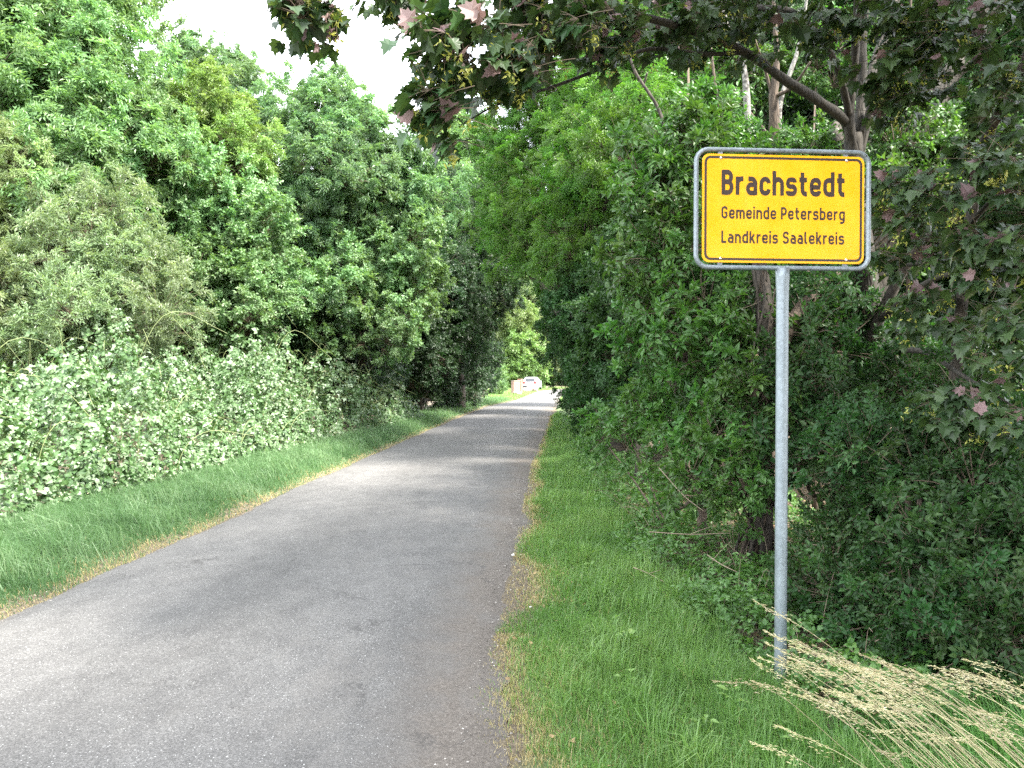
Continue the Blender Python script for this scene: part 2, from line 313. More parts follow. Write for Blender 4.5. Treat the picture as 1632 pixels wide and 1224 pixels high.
# road
def road_mat():
    m, t, o = nodes('worn_asphalt')
    g = N_(t, 'ShaderNodeNewGeometry'); P = g.outputs['Position']
    at = N_(t, 'ShaderNodeAttribute', attribute_name='rnd')       # 0 left edge .. 1 right edge
    def noise(s, d=6.0, ro=.6, st=(1, 1, 1)):
        mp = N_(t, 'ShaderNodeMapping'); mp.inputs['Scale'].default_value = st; t.links.new(P, mp.inputs['Vector'])
        n = N_(t, 'ShaderNodeTexNoise', Scale=s, Detail=d, Roughness=ro); t.links.new(mp.outputs[0], n.inputs['Vector']); return n.outputs['Fac']
    big = noise(.55, 5, .55, (1, .35, 1)); mid = noise(5, 7, .7, (1, .6, 1)); fine = noise(110, 4, .8)
    col = rmp(t, mid, [(.3, (.073, .070, .068)), (.7, (.108, .1045, .1005))])
    col = mixc(t, .8, col, rmp(t, big, [(.3, .85), (.7, 1.15)]), 'MULTIPLY')
    col = mixc(t, .75, col, rmp(t, fine, [(.3, .62), (.5, 1.0), (.72, 1.45)]), 'MULTIPLY')
    # pale chippings, thicker in patches
    v = N_(t, 'ShaderNodeTexVoronoi', Scale=52.0, Randomness=1.0); t.links.new(P, v.inputs['Vector'])
    chip = rmp(t, v.outputs['Distance'], [(.14, 1.0), (.2, 0.0)])
    sel = N_(t, 'ShaderNodeSeparateColor'); t.links.new(v.outputs['Color'], sel.inputs[0])
    thr = N_(t, 'ShaderNodeMath', operation='ADD'); t.links.new(sel.outputs[0], thr.inputs[0])
    mulb = N_(t, 'ShaderNodeMath', operation='MULTIPLY'); mulb.inputs[1].default_value = .6; t.links.new(noise(1.1, 3), mulb.inputs[0]); t.links.new(mulb.outputs[0], thr.inputs[1])
    pick = rmp(t, thr.outputs[0], [(1.08, 0.0), (1.0, 0.0)]) if False else rmp(t, thr.outputs[0], [(.97, 0.0), (1.0, 1.0)])
    cm = N_(t, 'ShaderNodeMath', operation='MULTIPLY'); t.links.new(chip, cm.inputs[0]); t.links.new(pick, cm.inputs[1])
    ag = N_(t, 'ShaderNodeTexVoronoi', Scale=150.0); t.links.new(P, ag.inputs['Vector']); ags = N_(t, 'ShaderNodeSeparateColor'); t.links.new(ag.outputs['Color'], ags.inputs[0])
    col = mixc(t, .8, col, rmp(t, ags.outputs[1], [(0, .55), (.6, 1.0), (.9, 1.25), (1.0, 1.9)]), 'MULTIPLY')
    col = mixc(t, cm.outputs[0], col, (.34, .34, .33))
    # brownish worn streaks near the right wheel track and dirt along the edges
    jit = N_(t, 'ShaderNodeMath', operation='MULTIPLY_ADD'); jit.inputs[1].default_value = .16; t.links.new(noise(2.4, 8, .75), jit.inputs[0]); t.links.new(at.outputs['Fac'], jit.inputs[2])
    edge = rmp(t, jit.outputs[0], [(0.0, 1.0), (.085, .3), (.12, 0.0), (.90, 0.0), (.965, .55), (1.0, 1.0)])
    dirt = rmp(t, noise(60, 5, .8), [(.3, (.05, .042, .035)), (.55, (.11, .095, .082)), (.75, (.21, .19, .168))])
    col = mixc(t, edge, col, dirt)
    wear = N_(t, 'ShaderNodeMath', operation='MULTIPLY'); t.links.new(rmp(t, noise(1.6, 6, .75, (1, .5, 1)), [(.5, 0.0), (.64, .75)]), wear.inputs[0])
    t.links.new(rmp(t, at.outputs['Fac'], [(.35, 0.05), (.7, .8)]), wear.inputs[1])
    col = mixc(t, wear.outputs[0], col, rmp(t, fine, [(.35, (.07, .066, .061)), (.65, (.16, .15, .14))]))
    # wheel tracks polished paler, oil-darkened middle
    col = mixc(t, .55, col, rmp(t, jit.outputs[0], [(.12, .9), (.3, 1.14), (.52, .84), (.76, 1.2), (.95, .95)]), 'MULTIPLY')
    # cracks
    wv = noise(3.0, 5, .7); n3 = N_(t, 'ShaderNodeTexVoronoi', Scale=.75); n3.feature = 'DISTANCE_TO_EDGE'
    vm = N_(t, 'ShaderNodeVectorMath', operation='ADD'); t.links.new(P, vm.inputs[0])
    cx = N_(t, 'ShaderNodeCombineXYZ'); t.links.new(wv, cx.inputs[0]); t.links.new(mid, cx.inputs[1]); t.links.new(cx.outputs[0], vm.inputs[1]); t.links.new(vm.outputs[0], n3.inputs['Vector'])
    ck = N_(t, 'ShaderNodeMath', operation='MULTIPLY'); t.links.new(rmp(t, n3.outputs['Distance'], [(.005, 1.0), (.014, 0.0)]), ck.inputs[0])
    t.links.new(rmp(t, noise(.9, 3), [(.5, 0.0), (.58, .55)]), ck.inputs[1])
    col = mixc(t, ck.outputs[0], col, (.03, .028, .027))
    p = N_(t, 'ShaderNodeBsdfPrincipled', Roughness=.82); p.inputs['Specular IOR Level'].default_value = .35
    t.links.new(col, p.inputs['Base Color'])
    bp = N_(t, 'ShaderNodeBump', Strength=.55, Distance=.006); t.links.new(fine, bp.inputs['Height'])
    b2 = N_(t, 'ShaderNodeBump', Strength=.18, Distance=.01); t.links.new(mid, b2.inputs['Height']); t.links.new(bp.outputs[0], b2.inputs['Normal'])
    t.links.new(b2.outputs[0], p.inputs['Normal']); t.links.new(p.outputs[0], o.inputs['Surface']); return m
ry = np.concatenate([[-300], np.arange(-30, -2, 2), np.arange(-2, 14, .1), np.arange(14, 60, .4), np.arange(60, 200, 2)])
ru = np.linspace(0, 1, 25)
wob = lambda y, s: .04 * np.sin(y * 1.3 + s) + .015 * np.sin(y * 4.7 + 2 * s) + .01 * np.sin(y * 13.3 + s * 3) + np.random.default_rng(int(s * 10)).normal(size=len(y)) * .012
RX0 = np.interp(ry, YL, XLv) - .06 + wob(ry, 1.0); RX1 = np.interp(ry, YR, XRv) + .1 + wob(ry, 2.5) * 1.3
RU, RY = np.meshgrid(ru, ry); RXX = RX0[:, None] * (1 - RU) + RX1[:, None] * RU
RZ = .012 + .045 * (1 - (2 * RU - 1) ** 2) + .008 * np.sin(RXX * 2.2) * np.sin(RY * .8) - np.where((RU < .01) | (RU > .99), .03, 0)
tag(link('road', grid_mesh('road', RXX, RY, RZ, [road_mat()], True, RU)), 'narrow worn grey asphalt road', None, None, 'structure')

# ------------------------------------------------------------------ bough library (shared meshes)
def bough(seed, R, nt_, ns, fn, flat=.75, twig=.006):
    rng = np.random.default_rng(seed); mb = MB()
    u = nrm(rng.normal(size=(nt_, 3))) * (rng.random((nt_, 1)) ** .42); c = u * np.array([R, R, R * flat]); c[:, 2] += R * .45
    for i in range(nt_):
        pts = smooth_path([np.array([0, 0, -.15 * R]), c[i] * .5 + np.array([0, 0, .06 * R]), c[i]], 3)
        tube(mb, pts, [twig, twig * .35], 3, .5, 1, cap=False)
    out = nrm(c - np.array([0, 0, .1 * R])); tr = rng.random(nt_)
    idx = np.repeat(np.arange(nt_), ns)
    D = nrm(out[idx] * .55 + np.array([0, 0, .18]) + rng.normal(size=(nt_ * ns, 3)) * .62)
    P = c[idx] + rng.normal(size=(nt_ * ns, 3)) * .05 * R - D * .08
    fn(mb, P, D, tr[idx] * .7 + rng.random(nt_ * ns) * .3, rng)
    return mb
pairs = lambda n, a=.25: [(a + (1 - a) * i / n, s) for i in range(n) for s in (1, -1)] + [(1.0, 0)]
alt = lambda n, a=.15: [(a + (1 - a) * i / n, 1 if i % 2 else -1) for i in range(n)] + [(1.0, 0)]
LIB = {}
def lib(kind, n, R, nt_, ns, fn, **kw):
    LIB[kind] = (R, [bough(hash_(kind) + i, R, nt_, ns, fn, **kw).mesh(kind + '_bough', [M['mid'], M['twig']]) for i in range(n)])
def hash_(s): return sum((i + 1) * ord(ch) for i, ch in enumerate(s))
lib('ash', 4, 1.25, 26, 17, lambda mb, P, D, r, g: pinnate(mb, P, D, .27, pairs(4), .105, .036, 58, .45, .3, LEAF2, r, g))
lib('locust', 4, .95, 26, 11, lambda mb, P, D, r, g: pinnate(mb, P, D, .26, pairs(6, .12), .055, .026, 75, .4, .22, LEAF2, r, g))
lib('small', 4, .8, 30, 10, lambda mb, P, D, r, g: pinnate(mb, P, D, .2, alt(7), .07, .042, 55, .15, .5, LEAF4, r, g))
lib('elder', 4, .5, 13, 5, lambda mb, P, D, r, g: pinnate(mb, P, D, .17, pairs(2, .45), .095, .042, 55, .35, .3, LEAF8, r, g, rachis=.0016))
lib('near', 4, .45, 22, 6, lambda mb, P, D, r, g: pinnate(mb, P, D, .18, alt(6), .06, .03, 50, .2, .45, LEAF8, r, g, rachis=.0014))
lib('fine', 3, .8, 30, 10, lambda mb, P, D, r, g: pinnate(mb, P, D, .24, alt(8), .075, .024, 40, .25, .4, LEAF2, r, g))
lib('far', 3, 2.4, 42, 14, lambda mb, P, D, r, g: pinnate(mb, P, D, .55, pairs(3), .26, .12, 58, .4, .4, LEAF2, r, g), twig=.012)

def place_bough(parent, org, kind, mat, pos, out, rng, s=1.0, barkm=None):
    R, ms = LIB[kind]; me = ms[rng.integers(len(ms))]
    d = nrm(np.asarray(out) * .75 + np.array([0, 0, .65]) + rng.normal(size=3) * .15)
    q = Vector(d).to_track_quat('Z', 'Y') @ Quaternion((0, 0, 1), rng.uniform(0, 6.28))
    sc = s * rng.uniform(.68, 1.3)
    o = link('bough', me, parent, tuple(np.asarray(pos) - org), q, sc)
    o.material_slots[0].link = 'OBJECT'; o.material_slots[0].material = mat
    return o
NB = [0]
def tree(name, label, cat, base, lobes, kind, mat, trunk_r=.12, barkm='bark_dark', s=1.0, seed=1, dens=1.0, group=None, trunk_pts=None, back=-.35, limbs=True, inner=.35):
    """base (x, y); lobes: (centre xyz, rx, rz). tree > trunk, limb, crown > bough"""
    rng = np.random.default_rng(seed); bz = float(hz(base[0], base[1])) - .03; org = np.array([base[0], base[1], bz])
    root = thing(name, label, cat, org, group)
    cen = np.mean([l[0] for l in lobes], axis=0); top = max(lobes, key=lambda l: l[0][2])[0]
    if trunk_pts is None:
        mid_ = org * .5 + cen * .5 + np.array([rng.normal() * .15, rng.normal() * .15, 0])
        trunk_pts = [org, org * .85 + cen * .15 * np.array([1, 1, 1]) if False else np.array([org[0] + .1 * (cen[0] - org[0]), org[1] + .1 * (cen[1] - org[1]), org[2] + .3 * (cen[2] - org[2])]), mid_, top]
    tp = smooth_path(trunk_pts, 6); mb = MB()
    tube(mb, tp, [trunk_r * 1.25, trunk_r, trunk_r * .75, trunk_r * .25], 8, .5, 0, .06, rng)
    link('trunk', mb.mesh('trunk', [M[barkm]], True, org), root)
    crown = link('crown', None, root)
    for c, rx, rz in lobes:
        c = np.asarray(c, float)
        if limbs:
            # limb from the nearest lower point of the trunk into the lobe
            k = np.argmin(np.linalg.norm(tp - c, axis=1) + np.where(tp[:, 2] > c[2], 3, 0)); k = max(1, k - 2)
            mb = MB(); a = tp[k]
            tube(mb, smooth_path([a, a * .5 + c * .5 + np.array([0, 0, .15 * rz]), c, c + (c - a) * .25], 4), [trunk_r * .5, trunk_r * .12], 5, .5, 0, .05, rng)
            link('limb', mb.mesh('limb', [M[barkm]], True, org), root)
        R = LIB[kind][0] * s; n = max(4, int(dens * 4 * math.pi * ((rx * rx * rz) ** (2 / 3)) / (R * R * 1.25)))
        i = np.arange(n) + .5; ph = np.arccos(1 - 2 * i / n); th = np.pi * (1 + 5 ** .5) * i + rng.uniform(0, 6)
        u = np.stack([np.cos(th) * np.sin(ph), np.sin(th) * np.sin(ph), np.cos(ph)], -1)
        u = nrm(u + rng.normal(size=u.shape) * .18)
        rad = rng.uniform(.7, 1.08, n); rad[rng.random(n) < inner] *= .6
        pos = c + u * rad[:, None] * np.array([rx, rx, rz]) - u * R * .35
        toc = nrm(np.array([0, 0, CAMH]) - c)
        for p, uu in zip(pos, u):
            if uu @ toc < back or p[2] < hz(p[0], p[1]) + .05: continue
            place_bough(crown, org, kind, M[mat], p, uu, rng, s); NB[0] += 1
    return root
lb = lambda px, py, d, rx, rz=None: (W(px, py, d), rx, rz or rx)
def at(px, d): return ((px - CX) / F * d, d)

# ------------------------------------------------------------------ trees and bushes left of the road
BEY = 'trees left of the road'
tree('ash_tree', 'tallest ash tree at the left edge, its top above the picture', 'tree', at(120, 21),
     [lb(60, 40, 21, 2.2), lb(150, 180, 21, 1.5), lb(40, 210, 20, 1.9), lb(140, 105, 22, 1.0), lb(110, 300, 20, 1.7), lb(-110, 80, 21, 2.5), lb(70, -110, 21, 2.3), lb(200, 250, 21, 1.3), lb(-60, 330, 20, 2)],
     'ash', 'ash', .24, 'bark_dark', 1.0, 11, group=BEY)
tree('ash_tree', 'yellow-green rounded ash tree behind the mid green shrub on the left', 'tree', at(335, 24),
     [lb(310, 207, 24, 1.15), lb(280, 245, 24, 1.3), lb(370, 245, 24, 1.1), lb(330, 310, 24, 1.5), lb(400, 330, 25, 1.3), lb(260, 330, 24, 1.3)],
     'ash', 'ash_yellow', .18, 'bark_dark', .9, 12, group=BEY)
tree('ash_tree', 'broad blue-green ash tree beside the white sky gap, left of the road', 'tree', at(520, 27),
     [lb(505, 195, 27, 1.3), lb(445, 225, 27, 1.2), lb(575, 240, 27, 1.3), lb(625, 280, 27, 1.1), lb(530, 310, 26, 1.8), lb(450, 350, 26, 1.7), lb(630, 350, 27, 1.4), lb(500, 430, 26, 1.6), lb(665, 335, 27, 1.0)],
     'ash', 'ash_blue', .22, 'bark_dark', .95, 13, group=BEY)
tree('distant_tree', 'distant tree top peeping over the yellow-green ash against white sky', 'tree', at(330, 40),
     [lb(330, 130, 40, 1.7), lb(340, 180, 40, 2.2)], 'ash', 'ash_blue', .2, 'bark_dark', 1.1, 14)
tree('leafy_tree', 'bright green bushy tree in front of the blue-green ash, left of road', 'tree', at(530, 27.0),
     [lb(570, 335, 26.4, 1.14), lb(520, 400, 26.4, 1.08), lb(620, 400, 26.4, 1.14), lb(560, 450, 25.8, 1.20), lb(640, 460, 26.4, 0.96), lb(520, 490, 25.2, 1.02), lb(600, 525, 25.8, 1.08)],
     'small', 'ash', .11, 'bark_dark', 1.2, 15, group=BEY)
tree('leafy_shrub', 'mid green leafy shrub between pale elder and bright bushy tree', 'shrub', at(340, 22.5),
     [lb(315, 330, 22.5, 1.19), lb(375, 390, 22.5, 1.19), lb(270, 400, 22.5, 1.12), lb(420, 460, 22.5, 1.06), lb(330, 470, 21.9, 1.25), lb(400, 520, 21.9, 1.00), lb(240, 350, 23.1, 0.88)],
     'small', 'mid', .08, 'bark_dark', 1.2, 16)
tree('elder_bush', 'pale olive elder bush with faded flower heads behind the brambles', 'shrub', at(150, 17.4),
     [lb(150, 420, 17.4, 0.78), lb(205, 460, 17.4, 0.72), lb(95, 460, 17.4, 0.78), lb(240, 520, 16.8, 0.60), lb(150, 510, 16.8, 0.84), lb(60, 530, 16.8, 0.72), lb(165, 350, 18.0, 0.54)],
     'fine', 'olive', .06, 'bark_brown', 1.0, 17)
tree('willow_bush', 'pale yellow-green willow at the left picture edge', 'tree', at(0, 18.2),
     [lb(10, 270, 18.2, 0.83), lb(-10, 350, 18.2, 1.04), lb(45, 400, 18.2, 0.66), lb(-20, 440, 17.6, 0.99), lb(20, 490, 17.1, 0.77)],
     'fine', 'pale', .08, 'bark_brown', .95, 18)
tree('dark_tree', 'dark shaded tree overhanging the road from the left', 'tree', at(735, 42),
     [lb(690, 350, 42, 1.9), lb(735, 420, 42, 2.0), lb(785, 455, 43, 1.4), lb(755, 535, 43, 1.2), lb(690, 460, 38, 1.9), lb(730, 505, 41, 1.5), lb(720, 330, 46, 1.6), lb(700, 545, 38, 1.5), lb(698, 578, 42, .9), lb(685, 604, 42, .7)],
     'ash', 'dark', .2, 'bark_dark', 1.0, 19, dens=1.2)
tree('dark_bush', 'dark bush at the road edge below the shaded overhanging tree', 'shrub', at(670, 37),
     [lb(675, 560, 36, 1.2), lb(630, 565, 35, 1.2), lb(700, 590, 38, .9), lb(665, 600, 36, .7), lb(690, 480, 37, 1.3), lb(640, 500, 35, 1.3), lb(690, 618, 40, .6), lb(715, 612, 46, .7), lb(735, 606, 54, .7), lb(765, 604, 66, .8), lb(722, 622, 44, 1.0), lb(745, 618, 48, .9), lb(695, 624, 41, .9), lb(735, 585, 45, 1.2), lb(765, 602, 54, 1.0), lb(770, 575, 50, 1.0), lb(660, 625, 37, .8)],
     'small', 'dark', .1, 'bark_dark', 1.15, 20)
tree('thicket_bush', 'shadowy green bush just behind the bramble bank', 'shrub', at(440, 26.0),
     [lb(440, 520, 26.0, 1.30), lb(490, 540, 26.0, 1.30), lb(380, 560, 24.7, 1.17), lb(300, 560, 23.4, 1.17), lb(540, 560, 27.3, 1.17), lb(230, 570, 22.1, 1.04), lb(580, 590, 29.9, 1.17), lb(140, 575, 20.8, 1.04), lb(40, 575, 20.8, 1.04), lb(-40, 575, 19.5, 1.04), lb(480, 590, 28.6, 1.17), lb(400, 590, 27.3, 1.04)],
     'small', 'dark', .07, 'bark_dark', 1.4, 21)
tree('background_tree', 'far tree in the gap above the road, left of the locust', 'tree', at(740, 62),
     [lb(735, 245, 62, 2.1), lb(770, 275, 62, 1.8), lb(745, 285, 62, 2.2), lb(700, 330, 62, 2.6), lb(775, 340, 64, 2.0), lb(740, 400, 62, 3.0)], 'far', 'ash', .25, 'bark_dark', .8, 22)
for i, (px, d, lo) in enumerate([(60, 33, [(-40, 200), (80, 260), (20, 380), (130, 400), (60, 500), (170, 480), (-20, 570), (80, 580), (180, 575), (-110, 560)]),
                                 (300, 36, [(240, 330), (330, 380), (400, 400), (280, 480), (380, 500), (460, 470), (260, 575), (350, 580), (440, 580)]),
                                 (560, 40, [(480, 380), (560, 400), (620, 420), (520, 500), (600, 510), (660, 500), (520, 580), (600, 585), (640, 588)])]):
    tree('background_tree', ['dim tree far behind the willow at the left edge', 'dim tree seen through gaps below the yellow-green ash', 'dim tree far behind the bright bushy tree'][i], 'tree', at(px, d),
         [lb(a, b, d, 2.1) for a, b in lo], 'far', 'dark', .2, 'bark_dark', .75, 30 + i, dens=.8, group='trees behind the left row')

# ------------------------------------------------------------------ trees and bushes right of the road
tree('locust_tree', 'feathery bright green locust tree reaching over the road from the right', 'tree', at(985, 19),
     [lb(850, 270, 20, .8), lb(900, 200, 20, 1.2), lb(950, 300, 17, 1.1), lb(820, 370, 21, .7), lb(890, 360, 19, .9), lb(1000, 220, 15, 1.0), lb(880, 120, 21, 1.3), lb(980, 120, 17, 1.2), lb(930, 400, 17, .8), lb(800, 310, 22, .8, .35), lb(835, 225, 21, .9, .4), lb(790, 375, 23, .65, .3), lb(850, 335, 20, .9, .4), lb(845, 175, 21, .9, .4), lb(870, 400, 19, .8, .3), lb(885, 425, 19, .7), lb(832, 425, 22, .55, .3), lb(815, 270, 22, .6, .3)],
     'locust', 'locust', .15, 'bark_dark', .85, 41, dens=1.15)
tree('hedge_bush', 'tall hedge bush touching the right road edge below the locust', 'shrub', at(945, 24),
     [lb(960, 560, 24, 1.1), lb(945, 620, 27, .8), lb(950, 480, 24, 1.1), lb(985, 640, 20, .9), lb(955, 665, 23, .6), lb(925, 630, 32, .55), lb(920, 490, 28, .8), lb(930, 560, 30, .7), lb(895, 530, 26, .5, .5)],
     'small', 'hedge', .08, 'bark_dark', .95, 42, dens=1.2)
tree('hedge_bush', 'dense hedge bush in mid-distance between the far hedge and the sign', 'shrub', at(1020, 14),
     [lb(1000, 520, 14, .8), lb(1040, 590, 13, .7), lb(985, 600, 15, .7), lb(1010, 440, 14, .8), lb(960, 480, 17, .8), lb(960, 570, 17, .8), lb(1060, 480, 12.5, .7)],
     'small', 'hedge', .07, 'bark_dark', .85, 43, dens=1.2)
tree('elder_bush', 'low bright elder bush by the verge, left of the vine-wrapped trunk', 'shrub', at(1060, 9.8),
     [lb(1050, 665, 9.8, .36), lb(1000, 690, 10.6, .34), lb(1110, 690, 9.2, .36), lb(1130, 640, 9.2, .38), lb(1070, 720, 9.3, .3), lb(960, 700, 11.6, .3), lb(1160, 720, 8.3, .3), lb(1200, 650, 8.3, .26), lb(1095, 765, 8.4, .28), lb(1150, 800, 7.9, .26), lb(1190, 780, 7.8, .22)],
     'elder', 'elder', .03, 'bark_brown', .8, 44)
tree('elder_tree', 'leafy elder just left of the town sign frame', 'tree', at(1120, 9.5),
     [lb(1080, 400, 9.8, .5), lb(1060, 480, 9.8, .45), lb(1130, 480, 9.2, .42), lb(1050, 330, 10.3, .55), lb(1090, 250, 10.5, .55), lb(1140, 560, 9, .4), lb(1040, 560, 10.3, .42)],
     'elder', 'elder', .05, 'bark_brown', 1.0, 45, dens=1.1)
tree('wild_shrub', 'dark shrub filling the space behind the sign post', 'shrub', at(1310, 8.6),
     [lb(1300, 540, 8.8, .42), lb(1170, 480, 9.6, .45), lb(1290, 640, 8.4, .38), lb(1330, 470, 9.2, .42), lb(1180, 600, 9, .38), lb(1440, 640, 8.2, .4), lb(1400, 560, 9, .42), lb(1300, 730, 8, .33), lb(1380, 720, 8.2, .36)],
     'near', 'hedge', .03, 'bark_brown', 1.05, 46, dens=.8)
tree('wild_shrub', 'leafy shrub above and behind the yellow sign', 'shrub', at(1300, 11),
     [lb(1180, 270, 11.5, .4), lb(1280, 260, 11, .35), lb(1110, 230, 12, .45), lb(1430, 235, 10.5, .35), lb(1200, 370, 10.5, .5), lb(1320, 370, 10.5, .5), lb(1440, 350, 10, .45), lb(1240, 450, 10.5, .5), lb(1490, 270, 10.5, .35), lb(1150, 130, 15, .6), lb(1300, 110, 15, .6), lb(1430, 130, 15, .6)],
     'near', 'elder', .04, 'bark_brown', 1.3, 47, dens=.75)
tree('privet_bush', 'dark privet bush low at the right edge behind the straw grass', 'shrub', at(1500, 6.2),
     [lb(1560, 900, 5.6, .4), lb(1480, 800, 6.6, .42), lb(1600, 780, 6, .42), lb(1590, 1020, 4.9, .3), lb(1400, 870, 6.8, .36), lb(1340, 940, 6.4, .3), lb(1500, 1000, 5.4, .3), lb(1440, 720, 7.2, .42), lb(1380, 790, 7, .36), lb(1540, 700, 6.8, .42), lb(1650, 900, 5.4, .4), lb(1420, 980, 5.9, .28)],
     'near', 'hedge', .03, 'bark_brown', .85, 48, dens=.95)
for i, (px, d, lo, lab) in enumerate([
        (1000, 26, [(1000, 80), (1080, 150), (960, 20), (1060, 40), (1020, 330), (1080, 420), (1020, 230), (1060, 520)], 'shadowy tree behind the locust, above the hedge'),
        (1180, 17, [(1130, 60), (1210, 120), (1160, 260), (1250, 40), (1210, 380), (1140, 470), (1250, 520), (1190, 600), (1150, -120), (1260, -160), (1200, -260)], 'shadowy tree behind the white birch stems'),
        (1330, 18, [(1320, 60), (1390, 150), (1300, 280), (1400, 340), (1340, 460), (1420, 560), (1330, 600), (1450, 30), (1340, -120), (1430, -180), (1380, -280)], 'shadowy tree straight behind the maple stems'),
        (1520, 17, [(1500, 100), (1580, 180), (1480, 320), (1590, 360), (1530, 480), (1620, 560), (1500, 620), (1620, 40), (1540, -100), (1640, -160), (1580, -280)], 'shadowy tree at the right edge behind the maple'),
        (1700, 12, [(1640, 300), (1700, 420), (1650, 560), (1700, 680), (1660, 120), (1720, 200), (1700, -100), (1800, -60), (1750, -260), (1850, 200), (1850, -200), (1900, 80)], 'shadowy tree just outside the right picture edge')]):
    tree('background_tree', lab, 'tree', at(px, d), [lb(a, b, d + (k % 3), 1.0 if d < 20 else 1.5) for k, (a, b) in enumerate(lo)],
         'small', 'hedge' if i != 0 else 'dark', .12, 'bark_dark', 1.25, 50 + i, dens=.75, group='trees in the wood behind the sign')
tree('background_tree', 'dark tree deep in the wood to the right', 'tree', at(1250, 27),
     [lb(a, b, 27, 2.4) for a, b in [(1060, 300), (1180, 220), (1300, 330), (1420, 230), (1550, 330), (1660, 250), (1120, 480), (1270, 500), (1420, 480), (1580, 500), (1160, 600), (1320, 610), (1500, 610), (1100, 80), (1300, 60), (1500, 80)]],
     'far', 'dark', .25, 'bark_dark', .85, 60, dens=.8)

SH = 'trees added on the right to shade the road'  # added mainly to cast shade; the first three stand out of view
for i, (x, y, lab) in enumerate([(6.2, 3.5, 'tall shade tree added beyond the right picture edge, level with the sign'), (5.6, -1.5, 'tall shade tree added right of the road just behind the viewpoint'), (6.0, -6.5, 'tall shade tree added right of the road further behind the viewpoint')]):
    tree('shade_tree', lab, 'tree', (x, y), [(np.array([x + a, y + b, z]), r, r) for a, b, z, r in ((-1.2, 0, 4.6, 1.5), (.8, 1.2, 5.2, 1.6), (.6, -1.4, 5.0, 1.6), (-.8, .8, 7.2, 1.7), (.8, -.8, 7.6, 1.8), (-.2, .2, 9.6, 1.7))],
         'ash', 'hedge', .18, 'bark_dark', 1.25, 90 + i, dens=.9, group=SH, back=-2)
for i, (px, d, lab) in enumerate([(1010, 36, 'shade tree added behind the locust, nearer of two'), (985, 47, 'shade tree added behind the locust, farther of two')]):  # mostly hidden pair, added to shade the farther stretch of road
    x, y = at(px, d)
    tree('shade_tree', lab, 'tree', (x, y), [(np.array([x + a, y + b, z]), r, r) for a, b, z, r in ((-1.6, 0, 4.0, 1.8), (1.2, 1.2, 4.4, 1.9), (-1.2, .8, 7.2, 2.0), (1.0, -.8, 7.6, 2.0), (-.2, .2, 10, 2.0))],
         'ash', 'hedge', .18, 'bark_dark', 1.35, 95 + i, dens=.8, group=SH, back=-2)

# ------------------------------------------------------------------ end of the road
for i, (px, d, lo, mat, lab) in enumerate([
        (845, 128, [(850, 500), (830, 550), (870, 560), (840, 460)], 'pale', 'yellowish tree at the far end of the road, above the car'),
        (800, 112, [(805, 570), (790, 520), (815, 590), (780, 600)], 'far', 'green tree left of the parked car'),
        (885, 135, [(890, 520), (910, 560), (875, 580), (900, 470), (890, 600)], 'ash_blue', 'green tree behind the far bend of the road'),
        (940, 130, [(930, 500), (960, 560), (940, 600), (980, 480), (920, 580)], 'far', 'tree right of the far bend, half hidden by the hedge'),
        (740, 125, [(740, 420), (720, 500), (770, 470), (750, 560)], 'ash', 'far tree behind the dark overhanging tree')]):
    tree('distant_tree', lab, 'tree', at(px, d), [lb(a, b, d, 4.2) for a, b in lo], 'far', mat, .3, 'bark_dark', 1.15, 70 + i, group='trees at the far end of the road')
tree('roadside_bush', 'round green bush at the road edge left of the brick wall', 'shrub', at(785, 74),
     [lb(786, 600, 74, 1.1), lb(776, 612, 73, 1.0), lb(792, 612, 75, .7), lb(765, 590, 74, 1.4)], 'small', 'mid', .08, 'bark_dark', 1.5, 80)

print('boughs', NB[0])
